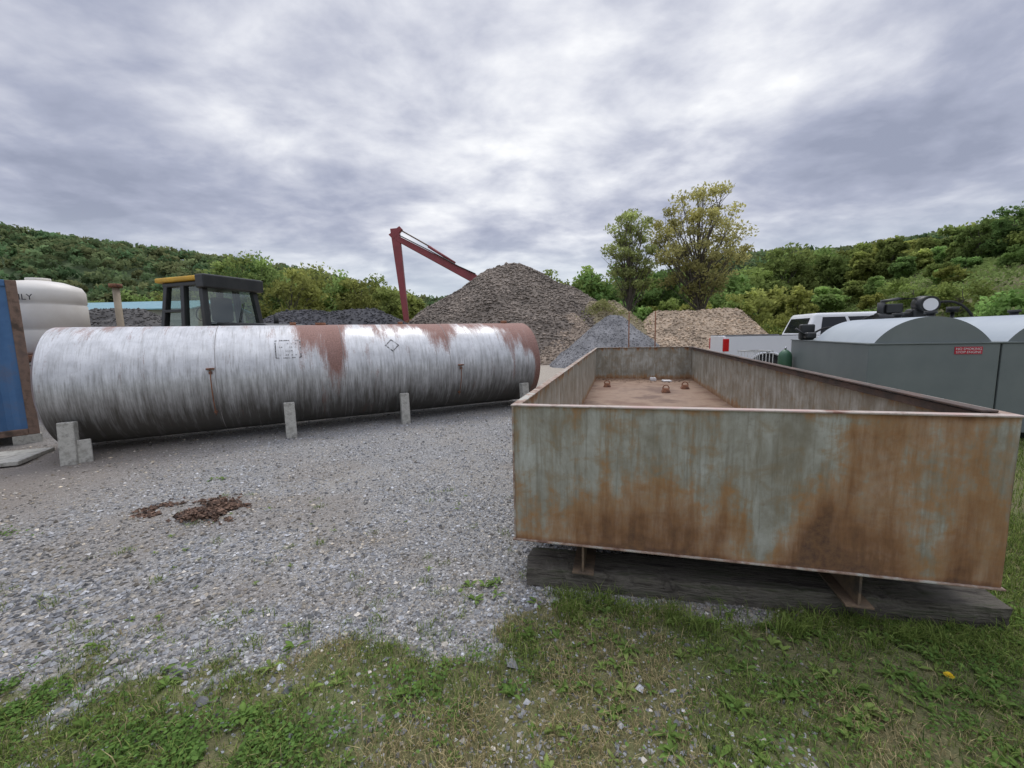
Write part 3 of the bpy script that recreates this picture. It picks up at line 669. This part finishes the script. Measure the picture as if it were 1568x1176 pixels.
box('grille', (5.85, .3, .75), (5.88, 1.7, 1.1), M_dark, pk, .01)
for yy in (.05, 1.7): box('headlight', (5.80, yy, .95), (5.87, yy+.25, 1.12), M_chrome, pk, .02)

# ---------------------------------------------------------------- wheel loader
ld = empty('wheel_loader', (-8.25, 11.8, 0), math.atan2(-.32, .947))
box('rear_frame', (.7, -.7, .8), (2.6, .7, 1.5), M_yellow, ld, .06)
prism_xz('engine_hood', [(.85, 1.5), (2.75, 1.5), (2.8, 1.85), (2.5, 1.98), (.85, 2.06)], -.62, .62, M_dark, ld, .05)
cyl('exhaust', (1.9, .3, 1.95), (1.9, .3, 2.25), .06, M_dark, ld, 12)
box('cab_base', (-.85, -.8, 1.25), (.82, .8, 1.9), M_dark, ld, .04)
zc0, zc1 = 1.9, 3.08
cw = .78
posts = [((-.8, -cw), (-.62, -.70)), ((.78, -cw), (.66, -.70)), ((-.8, cw), (-.62, .70)), ((.78, cw), (.66, .70)), ((.0, -cw), (.0, -.70)), ((.0, cw), (.0, .70))]
for i, (a, c) in enumerate(posts):
    w = .07
    V = [(a[0]-w, a[1]-w, zc0), (a[0]+w, a[1]-w, zc0), (a[0]+w, a[1]+w, zc0), (a[0]-w, a[1]+w, zc0), (c[0]-w, c[1]-w, zc1), (c[0]+w, c[1]-w, zc1), (c[0]+w, c[1]+w, zc1), (c[0]-w, c[1]+w, zc1)]
    pmesh('cab_post_%d' % i, V, HEXF, M_dark, ld, .015)
box('door_mid_rail', (-.78, -.82, 2.35), (0, -.75, 2.42), M_dark, ld, .01)
def pane(nm, a, b_, c, d_): pmesh(nm, [a, b_, c, d_], [(0, 1, 2, 3)], M_glass, ld)
pane('glass_right', (-.8, -cw, zc0), (.78, -cw, zc0), (.66, -.7, zc1), (-.62, -.7, zc1))
pane('glass_left', (-.8, cw, zc0), (.78, cw, zc0), (.66, .7, zc1), (-.62, .7, zc1))
pane('glass_rear', (.78, -cw, zc0), (.78, cw, zc0), (.66, .7, zc1), (.66, -.7, zc1))
pane('glass_front', (-.8, -cw, zc0), (-.8, cw, zc0), (-.62, .7, zc1), (-.62, -.7, zc1))
box('cab_top_frame', (-.74, -.78, 3.0), (.76, .78, 3.12), M_dark, ld, .03)
box('cab_roof', (-.92, -.84, 3.125), (.60, .84, 3.25), M_yellow, ld, .04)
box('roof_visor', (.605, -.86, 2.92), (.93, .86, 3.27), M_dark, ld, .04)
box('seat_base', (-.1, -.3, 1.9), (.4, .3, 2.1), M_black, ld, .05); box('seat_back', (.25, -.28, 2.1), (.42, .28, 2.75), M_black, ld, .06)
tube('steering_wheel', [(-.4+.06*math.sin(t), .2*math.cos(t), 2.35+.2*math.sin(t)) for t in np.linspace(0, 6.28, 20)], .018, M_black, ld, 6, False)
cyl('wiper', (.80, .1, 1.95), (.74, .35, 2.6), .012, M_black, ld, 6)
box('front_frame', (-2.6, -.45, .7), (-.86, .45, 1.4), M_yellow, ld, .06)
for i, cx in enumerate((1.6, -1.9)):
    for j, sgn in enumerate((-1, 1)):
        tube('tyre_%d%d' % (i, j), [(cx, sgn*.72, .75), (cx, sgn*.76, .75), (cx, sgn*1.16, .75), (cx, sgn*1.2, .75)], [.62, .75, .75, .62], M_rubber, ld, 36)
        cyl('rim_%d%d' % (i, j), (cx, sgn*1.13, .75), (cx, sgn*1.205, .75), .4, M_yellow, ld, 28)
for sgn in (-1, 1):
    tube('lift_arm', [(-1.2, sgn*.5, 1.5), (-2.4, sgn*.5, 1.2), (-3.3, sgn*.5, .5)], .11, M_yellow, ld, 8)
prism_xz('bucket', [(-3.3, .1), (-4.3, .08), (-4.28, .14), (-3.45, .25), (-3.35, .7), (-3.6, 1.15), (-3.5, 1.2), (-3.2, .8)], -1.3, 1.3, M_yellow, ld, .02)

# ---------------------------------------------------------------- long-reach excavator
ex = empty('excavator', (0, 38, 0))
def beam(name, p0, p1, w0, w1, th, mat, par):
    p0 = np.array(p0, float); p1 = np.array(p1, float); dd = p1-p0; dd /= np.linalg.norm(dd); up = np.cross(dd, [0, 1., 0])
    V = []
    for p, w in ((p0, w0), (p1, w1)):
        for sy, su in ((-1, -1), (1, -1), (1, 1), (-1, 1)): V.append(tuple(p+np.array([0, sy*th/2, 0])+up*su*w/2))
    return pmesh(name, V, [(0, 1, 2, 3), (7, 6, 5, 4), (0, 4, 5, 1), (1, 5, 6, 2), (2, 6, 7, 3), (3, 7, 4, 0)], mat, par, .03)
beam('boom_tip', (-9.75, 0, 10.1), (-3.2, 0, 6.55), .45, .75, .45, M_red, ex)
beam('boom_root', (-3.25, .0, 6.6), (2.2, 0, 2.2), .78, .95, .47, M_red, ex)
beam('stick', (-9.95, .0, 10.95), (-9.35, 0, 2.9), .78, .42, .40, M_red, ex)
beam('stick_head', (-10.3, .0, 10.2), (-9.4, 0, 11.0), .6, .35, .43, M_red, ex)
tube('boom_cylinder', [(-9.6, 0, 10.9), (-7.2, 0, 9.5), (-6.9, 0, 9.3)], [.06, .06, .1], M_beam, ex, 8)
tube('boom_cylinder_body', [(-7.1, 0, 9.4), (-4.8, 0, 7.9)], .12, M_red, ex, 8)
tube('hydraulic_line', [(-9.5, -.3, 10.3), (-7, -.3, 9.0), (-4.5, -.3, 7.6), (-3, -.3, 6.9)], .05, M_dark, ex, 6)
beam('bucket', (-9.4, 0, 2.9), (-8.9, 0, 1.7), .9, 1.1, .9, M_rust, ex)
box('upper_body', (1.2, -1.4, 1.2), (5.8, 1.4, 2.7), M_red, ex, .1)
box('operator_cab', (.9, -1.45, 1.3), (2.3, -.4, 3.0), M_dark, ex, .08)
box('counterweight', (5.81, -1.3, 1.2), (6.5, 1.3, 2.5), M_red, ex, .2)
for yy in (-1.6, 1.0): box('track', (.6, yy, 0), (5.4, yy+.6, .95), M_rubber, ex, .3)

# ---------------------------------------------------------------- gravel piles
def pile(name, cx, cy, H_, rx, ry, colr, nst, seed, ridge=0., stsz=(.05, .2), flat=1.0):
    n_ = 110; u = np.linspace(-1, 1, n_); U, Vv = np.meshgrid(u, u, indexing='ij')
    def hf(U, Vv):
        rr = np.hypot(np.maximum(np.abs(U)-ridge, 0)/(1-ridge), Vv)
        wob = 1+.30*(fbm(U*2.3+seed, Vv*2.3, seed)-.5)
        k = np.clip(1-rr/wob, 0, 1)
        hh = H_*np.where(k > .85, k-(k-.85)**2*1.5, k)*flat
        return hh*(1+.10*(fbm(U*6, Vv*6, seed+2)-.5))+(fbm(U*22, Vv*22, seed+3)-.5)*H_*.03*(k > 0)-.08
    Zz = hf(U, Vv)
    X_ = cx+U*rx; Y_ = cy+Vv*ry
    cv = np.array(colr)[None]*(.55+.9*fbm(U*7, Vv*7, seed+5, 4)).reshape(-1, 1)
    o = fast_mesh(name, np.stack([X_, Y_, Zz], -1).reshape(-1, 3), grid_faces(n_, n_), M_stone, col=cv)
    a = rng.uniform(-1, 1, nst); b_ = rng.uniform(-1, .4, nst); hz = hf(a, b_); kp = hz > .02
    a, b_, hz = a[kp], b_[kp], hz[kp]; k = len(a)
    sz = np.exp(rng.uniform(math.log(stsz[0]), math.log(stsz[1]), k))
    so = stones('loose_stones', np.stack([cx+a*rx, cy+b_*ry, hz+sz*.1], 1), sz, np.array(colr)[None]*(rng.uniform(.5, 1.5, k)*(.55+.9*fbm(a*7, b_*7, seed+5, 4)))[:, None], .7)
    so.parent = o
    return o
pile('gravel_pile', .3, 28.5, 6.75, 11.5, 8, (.215, .18, .148), 34000, 3, .0, (.03, .14))
pile('gravel_pile', 3.1, 24.2, 2.8, 4.2, 3.2, (.30, .24, .185), 6000, 9, .1, (.03, .10))
pile('gravel_pile', 5.0, 20.5, 2.6, 3.2, 3.2, (.21, .21, .215), 5000, 13, .05, (.015, .05))
pile('dirt_pile', 5.6, 25.5, 3.6, 4.5, 3.2, (.32, .27, .17), 4000, 17, .15, (.03, .10))
pile('sand_pile', 11.0, 25, 2.95, 5.2, 3.5, (.46, .36, .26), 9000, 23, .45, (.02, .10))
pile('asphalt_millings_pile', -9.6, 22.5, 3.25, 8, 4, (.075, .075, .082), 9000, 27, .3, (.03, .10))
pile('asphalt_millings_pile', -20.5, 21, 3.5, 7, 4, (.10, .095, .09), 6000, 29, .3, (.03, .10))

# ---------------------------------------------------------------- container, plastic tank, post, shed
M_blue = vary('container_blue', (.055, .14, .30), (.075, .18, .36), 2.5, .55, 0, .1, c3=(.13, .16, .24), lo=.35, hi=.7)
M_rustdk = vary('rusty_post', (.15, .11, .09), (.24, .16, .12), 5, .85, 0, .2, c3=(.09, .065, .05))
ct = empty('shipping_container', (-7.74, 6.72, .15), math.atan2(-.785, -.62))
Lc = 6.0; Hc = 2.45; Dc = 2.43
pts = []; x = .12
while x < Lc-.12:
    pts += [(x, -.02), (x+.07, -.02), (x+.14, -.055), (x+.21, -.055)]; x += .28
def corr(name, pts):
    V = []; F = []
    for (a, c) in pts: V += [(a, c, .1), (a, c, Hc-.1)]
    for k in range(len(pts)-1): F.append((2*k, 2*k+2, 2*k+3, 2*k+1))
    return pmesh(name, V, F, M_blue, ct)
corr('side_panel', pts); corr('far_side_panel', [(a, -Dc-c) for a, c in pts])
box('end_panel', (.03, -Dc+.1, .1), (.08, -.1, Hc-.1), M_rustdk, ct, .005)
box('far_end_panel', (Lc-.08, -Dc+.1, .1), (Lc-.03, -.1, Hc-.1), M_blue, ct, .005)
for i, (xx, yy) in enumerate(((0, -.12), (Lc-.12, -.12), (0, -Dc), (Lc-.12, -Dc))): box('corner_post_%d' % i, (xx, yy, 0), (xx+.12, yy+.12, Hc), M_rustdk, ct, .01)
for i, yy in enumerate((-.1, -Dc+.0)):
    for zz in (0, Hc-.1): box('rail_%d' % i, (.121, yy, zz), (Lc-.121, yy+.1, zz+.1), M_blue if zz else M_rustdk, ct, .01)
box('roof', (.02, -Dc+.02, Hc-.03), (Lc-.02, -.02, Hc-.005), M_blue, ct, 0)
box('door_step', (-.02, -.2, -.15), (.3, -.0, -.001), M_conc, ct, .01)

M_poly = vary('white_polyethylene', (.68, .64, .57), (.76, .73, .67), 2, .45)
pt = empty('plastic_water_tank', (-10.45, 9.5, 0))
zb = 1.38
prof = [(.001, zb), (.92, zb), (.98, zb+.06), (.98, zb+.5), (.955, zb+.53), (.98, zb+.56), (.98, zb+1.05), (.955, zb+1.08), (.98, zb+1.11), (.98, zb+1.35), (.90, zb+1.47), (.55, zb+1.57), (.3, zb+1.60), (.001, zb+1.60)]
RS = .74
tube('vessel', [(0, 0, p[1]+i*1e-4) for i, p in enumerate(prof)], [p[0]*RS for p in prof], M_poly, pt, 48, False)
cyl('lid', (0, 0, zb+1.59), (0, 0, zb+1.66), .2, M_poly, pt, 24)
box('stand_deck', (-.8, -.8, zb-.15), (.9, .8, zb-.005), M_rust, pt, .02)
for sx in (-.75, .75):
    for sy in (-.75, .75): box('stand_leg', (sx-.05, sy-.05, 0), (sx+.05, sy+.05, zb-.151), M_rust, pt, .01)
cu = bpy.data.curves.new('label_only', 'FONT'); cu.body = 'ONLY'; cu.size = .17; cu.align_x = 'CENTER'; cu.materials.append(M_black)
to = bpy.data.objects.new('label_text', cu); COL.objects.link(to); to.parent = pt
an = math.atan2(-9.75, 10.5)-.42; to.location = ((RS+.03)*math.cos(an), (RS+.03)*math.sin(an), zb+1.14); to.rotation_euler = (math.pi/2, 0, an+math.pi/2)
st = empty('standpipe', (-8.85, 9.6, 0)); M_tanp = vary('tan_pipe', (.28, .23, .16), (.36, .3, .22), 5, .7)
cyl('pipe', (0, 0, 0), (0, 0, 2.82), .065, M_tanp, st, 16); cyl('cap', (0, 0, 2.82), (0, 0, 2.9), .12, M_rust, st, 16)
box('base_frame', (-.4, -.3, 1.6), (.3, .3, 1.95), M_rustdk, st, .03); box('base_legs', (-.3, -.25, 0), (.25, .25, 1.598), M_rustdk, st, .03)
shd = empty('metal_shed', (-37, 40, 0), 0); M_teal = vary('teal_roof', (.16, .32, .38), (.21, .38, .43), 2, .5); M_shw = vary('shed_wall', (.35, .34, .32), (.42, .41, .39), 2, .7)
box('walls', (-7, 0, 0), (7, 8, 4.6), M_shw, shd, .02)
pmesh('roof', [(-7.4, -.5, 4.55), (7.4, -.5, 4.55), (7.4, 4, 5.6), (-7.4, 4, 5.6), (7.4, 8.5, 4.55), (-7.4, 8.5, 4.55), (-7.4, -.5, 4.65), (7.4, -.5, 4.65), (7.4, 4, 5.72), (-7.4, 4, 5.72), (7.4, 8.5, 4.65), (-7.4, 8.5, 4.65)],
      [(6, 7, 8, 9), (9, 8, 10, 11), (0, 1, 7, 6), (0, 3, 2, 1), (3, 5, 4, 2), (1, 2, 8, 7), (2, 4, 10, 8), (0, 6, 9, 3), (3, 9, 11, 5), (4, 5, 11, 10)], M_teal, shd)
for i in range(3): box('door_%d' % i, (-5.5+i*4.2, -.02, .05), (-2.5+i*4.2, -.005, 3.6), M_grey, shd, 0)
box('concrete_slab', (-.6, -.4, 0), (.6, .4, .06), M_conc, None, .01, loc=(-7.3, 5.55, 0), rot=(0, 0, .4))

# ---------------------------------------------------------------- trees
def tree_template(seed, ncl, nleaf, crown_lo=.28, rx=.33, lsize=.02, csz=.085, wood=True):
    rg = np.random.default_rng(seed)
    C = []
    while len(C) < ncl:
        p = rg.uniform(-1, 1, 3)
        if np.linalg.norm(p) > 1 or np.linalg.norm(p) < .25: continue
        z = crown_lo+(1-crown_lo)*(p[2]*.5+.5)
        C.append((p[0]*rx, p[1]*rx, z*.95))
    C = np.array(C)
    tone = rg.uniform(.7, 1.3, ncl)
    k = rg.integers(0, ncl, nleaf); szc = csz*rg.uniform(.6, 1.3, ncl)
    g = rg.normal(0, 1, (nleaf, 3)); g /= np.linalg.norm(g, axis=1)[:, None]; g *= (rg.random((nleaf, 1))**.5)
    P = C[k]+g*szc[k][:, None]*np.array([1.25, 1.25, .8])
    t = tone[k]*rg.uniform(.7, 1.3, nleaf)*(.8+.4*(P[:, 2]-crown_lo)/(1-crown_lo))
    Vw = []; Fw = []; o = 0
    if wood:
        tr = [(0, 0, -.02)]
        for i in range(1, 8): tr.append((rg.normal(0, .012), rg.normal(0, .012), i/8*.9))
        V_, F_ = tube_arrays(tr, np.linspace(.016, .004, 8), 7); Vw.append(V_); Fw.append(F_); o += len(V_)
        for c in C:
            z0 = max(.12, c[2]*rg.uniform(.45, .7)); ti = min(6, int(z0/.9*8)); a = np.array(tr[ti])*(1-(z0/.9*8-ti))+np.array(tr[ti+1])*(z0/.9*8-ti)
            mid = (a+c)/2+rg.normal(0, .015, 3)+np.array([0, 0, -.01])
            V_, F_ = tube_arrays([a, mid, c], [.005, .003, .001], 5); Vw.append(V_); Fw.append(F_+o); o += len(V_)
            for q in range(3):
                e = c+rg.normal(0, .04, 3); V_, F_ = tube_arrays([mid*.4+c*.6, e], [.0018, .0006], 4); Vw.append(V_); Fw.append(F_+o); o += len(V_)
        Vw = np.concatenate(Vw); Fw = np.concatenate(Fw)
    return P, t, Vw, Fw
def leaf_quads(P, size, rg=rng):
    n_ = len(P); A = rg.normal(0, 1, (n_, 3)); A /= np.linalg.norm(A, axis=1)[:, None]
    Bq = rg.normal(0, 1, (n_, 3)); Bq -= (Bq*A).sum(1)[:, None]*A; Bq /= np.linalg.norm(Bq, axis=1)[:, None]
    s_ = (np.asarray(size)*rg.uniform(.6, 1.3, n_))[:, None]
    return np.stack([P-A*s_, P-Bq*s_*.55, P+A*s_, P+Bq*s_*.55], 1).reshape(-1, 3)
def make_trees(name, specs, templ, lsize, colf):
    Vs = []; Fs = []; Cs = []; M_ = []; o = 0
    for (x, y, h, ro, ti, ws) in specs:
        P, t, Vw, Fw = templ[ti]; c_, s_ = math.cos(ro), math.sin(ro); z = float(height(x, y))
        def tf(Q): return np.stack([x+h*ws*(Q[:, 0]*c_-Q[:, 1]*s_), y+h*ws*(Q[:, 0]*s_+Q[:, 1]*c_), z+h*Q[:, 2]], 1)
        L_ = leaf_quads(tf(P), lsize); Vs.append(L_); Fs.append(np.arange(len(L_)).reshape(-1, 4)+o); o += len(L_)
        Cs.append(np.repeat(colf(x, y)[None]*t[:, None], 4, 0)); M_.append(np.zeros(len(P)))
        if len(Vw):
            Vs.append(tf(Vw)); Fs.append(Fw+o); o += len(Vw); Cs.append(np.full((len(Vw), 3), .08)); M_.append(np.ones(len(Fw)))
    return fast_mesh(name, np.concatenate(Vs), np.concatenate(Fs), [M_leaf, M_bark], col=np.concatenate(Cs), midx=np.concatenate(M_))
def cf(base, var=.25):
    def f(x, y):
        q = rng.uniform(-var, var); w = rng.uniform(-.15, .3)
        return np.array(base)*(1+q)*np.array([1+w, 1, 1-.3*w])
    return f
tA = tree_template(101, 100, 12500, .34, .27, csz=.048); tB = tree_template(102, 60, 7500, .38, .16, csz=.046)
make_trees('deciduous_tree', [(13.2, 30, 12.0, .3, 0, 1.0)], [tA], .105, cf((.42, .46, .20), .0))
make_trees('deciduous_tree', [(8.6, 30.5, 10.6, 1.3, 0, 1.0)], [tB], .10, cf((.40, .45, .18), .0))
tms = [tree_template(200+i, 42, 3400, .06, .36, csz=.11) for i in range(5)]
def elev_specs(tab, y0, y1, n_, jh=.1, sub=0.):
    out = []
    rs = np.array([a for a, _ in tab]); es = np.array([b_ for _, b_ in tab])
    for i in range(n_):
        r_ = rs[0]+(rs[-1]-rs[0])*(i+random.random())/n_; y = random.uniform(y0, y1); x = r_*y
        e = float(np.interp(r_, rs, es)); top = e*y+1.6
        h = (top-float(height(x, y)))*(1-random.random()*jh*2-sub); out.append((x, y, max(h, 2.), random.uniform(0, 6), random.randrange(5), random.uniform(.7, 1.15)))
    return out
left_tab = [(-1.6, .12), (-1.1, .115), (-.9, .12), (-.78, .14), (-.68, .19), (-.60, .225), (-.56, .225), (-.51, .16), (-.46, .18), (-.42, .195), (-.36, .16), (-.30, .13), (-.25, .125), (-.2, .10)]
make_trees('tree_row', elev_specs(left_tab, 52, 64, 40, .08), tms, .26, cf((.25, .33, .11)))
right_tab = [(.02, .11), (.06, .15), (.12, .15), (.2, .17), (.3, .17), (.45, .17), (.6, .18), (.68, .215), (.78, .18), (.86, .21), (.95, .205), (1.05, .24), (1.15, .26), (1.25, .29), (1.5, .33)]
make_trees('woodland_edge', elev_specs(right_tab, 38, 50, 46, .1), tms, .22, cf((.21, .295, .095)))
make_trees('woodland_edge', elev_specs([(a, b_*.55) for a, b_ in right_tab], 33, 38, 34, .15), tms, .18, cf((.28, .37, .12)))
shr = [tree_template(300+i, 16, 1500, .05, .55, csz=.2) for i in range(5)]
sp = []
for i in range(70):
    y = random.uniform(9, 34); x = 9.5+.3*y+random.uniform(5, 26); sp.append((x, y, random.uniform(.6, 1.9), random.uniform(0, 6), random.randrange(5), random.uniform(.9, 1.5)))
for i in range(22):
    x = random.uniform(6.5, 20); sp.append((x, random.uniform(28.5, 33), random.uniform(1.2, 2.8), random.uniform(0, 6), random.randrange(5), 1.1))
make_trees('shrubs', sp, shr, .10, cf((.25, .34, .105)))
sp = [(31, 24, 3.9, .4, 0, 1), (33, 26, 3.4, 1, 1, 1), (35, 30, 3.8, 2, 2, .9), (38, 28, 4.2, 3, 3, 1), (36, 33, 3.4, 5, 4, 1), (40, 35, 4, 2, 0, 1)]
make_trees('slope_trees', sp, tms, .12, cf((.18, .26, .085)))
n = 60000
px = rng.uniform(0, 30, n); py = rng.uniform(6, 45, n); px = px+9.5+.3*py
P = np.stack([px, py, height(px, py)+rng.uniform(0, .35, n)*fbm(px*.8, py*.8, 91)*2], 1)
t = (.5+1.0*fbm(px*.6, py*.6, 93))*rng.uniform(.7, 1.3, n)
fast_mesh('undergrowth', leaf_quads(P, .11), np.arange(n*4).reshape(-1, 4), M_leaf, col=np.repeat(np.array([[.24, .32, .11]])*t[:, None], 4, 0))
n = 2500
px = rng.normal(5.4, 1.1, n); py = rng.normal(25.2, .5, n); P = np.stack([px, py, 3.25-.55*np.abs(px-5.4)+rng.uniform(-.35, .25, n)], 1)
fast_mesh('pile_weeds', leaf_quads(P, .07), np.arange(n*4).reshape(-1, 4), M_leaf, col=np.repeat(np.array([[.34, .35, .15]])*rng.uniform(.6, 1.2, (n, 1)), 4, 0))

# ---------------------------------------------------------------- hills
HX = np.array([-900, -520, -300, -177, -110, -65, 0, 60, 130, 200, 300, 500, 900.]); HZ = np.array([90, 80, 67, 47, 35, 21, 14, 22, 41, 44, 58, 60, 60.])
def hillh(x, y):
    rz = np.interp(x, HX, HZ)
    return rz*sstep(120, 262, y)*(1-.25*sstep(262, 420, y))+3*(fbm(x*.02, y*.02, 44)-.5)*sstep(120, 200, y)-.6
hx = np.linspace(-900, 900, 180); hy = np.linspace(105, 460, 60); X, Y = np.meshgrid(hx, hy, indexing='ij')
M_hill = vary('forest_floor', (.06, .09, .04), (.10, .14, .06), .08, 1)
fast_mesh('hill', np.stack([X, Y, hillh(X, Y)], -1).reshape(-1, 3), grid_faces(180, 60), M_hill, smooth=True)
n = 5200
px = rng.uniform(-620, 420, n); py = rng.uniform(125, 285, n)
ncr = 46
cr = rng.normal(0, 1, (n, ncr, 3)); cr /= np.linalg.norm(cr, axis=2)[:, :, None]; cr[:, :, 2] = np.abs(cr[:, :, 2])*1.1-.15
rad = rng.uniform(2.8, 5.2, n)
P = np.stack([px, py, hillh(px, py)+2.0], 1)[:, None, :]+cr*rad[:, None, None]*rng.uniform(.75, 1.05, (n, ncr, 1))
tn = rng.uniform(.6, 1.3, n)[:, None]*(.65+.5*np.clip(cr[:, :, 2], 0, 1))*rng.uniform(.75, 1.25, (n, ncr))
hue = rng.uniform(-.2, .3, n)
colr = np.stack([.185*(1+hue), .255+0*hue, .12+0*hue], 1)[:, None, :]*tn[:, :, None]
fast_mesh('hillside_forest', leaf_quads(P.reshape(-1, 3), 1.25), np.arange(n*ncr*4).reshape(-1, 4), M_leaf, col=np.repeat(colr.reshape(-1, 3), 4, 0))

# ---------------------------------------------------------------- world
w = bpy.data.worlds.new('World'); S.world = w; w.use_nodes = True; nt = w.node_tree
bg = nt.nodes['Background']; bg.inputs[1].default_value = .112
sun_el, sun_az = math.radians(62), math.radians(8)
sky = nt.nodes.new('ShaderNodeTexSky'); sky.sky_type = 'NISHITA'; sky.sun_disc = False; sky.sun_elevation = sun_el; sky.sun_rotation = sun_az
tc = nt.nodes.new('ShaderNodeTexCoord').outputs['Generated']
sp_ = nt.nodes.new('ShaderNodeSeparateXYZ'); nt.links.new(tc, sp_.inputs[0])
zp = math_(nt, 'ADD', math_(nt, 'MAXIMUM', sp_.outputs[2], 0.), .20)
cb = nt.nodes.new('ShaderNodeCombineXYZ'); nt.links.new(math_(nt, 'DIVIDE', sp_.outputs[0], zp), cb.inputs[0]); nt.links.new(math_(nt, 'DIVIDE', sp_.outputs[1], zp), cb.inputs[1])
n1 = noise(nt, cb.outputs[0], 2.1, 8, .54, (1.0, 1.15, 1), .25)
n2 = noise(nt, cb.outputs[0], .75, 2, .5, (1, 1.2, 1), .2)
n3 = noise(nt, cb.outputs[0], 6.5, 4, .55, (1, 1.2, 1), .2)
f = math_(nt, 'ADD', math_(nt, 'MULTIPLY', n1, .55), math_(nt, 'ADD', math_(nt, 'MULTIPLY', n2, .55), math_(nt, 'MULTIPLY', n3, .16)))
f = math_(nt, 'SUBTRACT', f, .13)
dt = nt.nodes.new('ShaderNodeVectorMath'); dt.operation = 'DOT_PRODUCT'; nt.links.new(tc, dt.inputs[0]); dt.inputs[1].default_value = Vector((.08, .85, .52)).normalized()
gl = nt.nodes.new('ShaderNodeMapRange'); gl.inputs[1].default_value = .78; gl.inputs[2].default_value = 1.0; nt.links.new(dt.outputs['Value'], gl.inputs[0])
f = math_(nt, 'ADD', f, math_(nt, 'MULTIPLY', gl.outputs[0], .085))
cr_ = ramp(nt, [(.36, (2.9, 3.15, 4.1)), (.45, (3.8, 4.05, 5.1)), (.52, (5.1, 5.3, 6.2)), (.59, (6.8, 6.95, 7.6)), (.68, (9.2, 9.25, 9.4))], f).outputs[0]
hz = nt.nodes.new('ShaderNodeMapRange'); hz.inputs[1].default_value = .24; hz.inputs[2].default_value = .05; hz.interpolation_type = 'SMOOTHSTEP'; nt.links.new(sp_.outputs[2], hz.inputs[0])
cl = mix(nt, math_(nt, 'MULTIPLY', hz.outputs[0], .65), cr_, (5.7, 6.5, 7.2))
ze = nt.nodes.new('ShaderNodeMapRange'); ze.inputs[1].default_value = .6; ze.inputs[2].default_value = 1.; ze.inputs[3].default_value = 1.; ze.inputs[4].default_value = 2.6; nt.links.new(sp_.outputs[2], ze.inputs[0])
vm = nt.nodes.new('ShaderNodeVectorMath'); vm.operation = 'SCALE'; nt.links.new(cl, vm.inputs[0]); nt.links.new(ze.outputs[0], vm.inputs['Scale'])
fin = mix(nt, .95, sky.outputs[0], vm.outputs[0])
nt.links.new(fin, bg.inputs[0])

sl = bpy.data.lights.new('sun', 'SUN'); sl.energy = 1.35; sl.angle = math.radians(25); sl.color = (1, .95, .88)
so = bpy.data.objects.new('sun', sl); COL.objects.link(so)
sd = Vector((math.sin(sun_az)*math.cos(sun_el), math.cos(sun_az)*math.cos(sun_el), math.sin(sun_el)))
so.rotation_euler = sd.to_track_quat('Z', 'Y').to_euler(); so.location = (0, 0, 30)

# ---------------------------------------------------------------- camera
cam = bpy.data.cameras.new('camera'); co = bpy.data.objects.new('camera', cam); COL.objects.link(co)
cam.sensor_width = 36; cam.lens = 36*640/1568; cam.clip_end = 5000; cam.clip_start = .05
Mx = Matrix.Rotation(math.radians(90-6.86), 4, 'X') @ Matrix.Rotation(math.radians(-1.25), 4, 'Z')
co.matrix_world = Matrix.Translation((0, 0, 1.6)) @ Mx
S.camera = co
S.view_settings.view_transform = 'Standard'; S.view_settings.look = 'None'; S.view_settings.exposure = 0
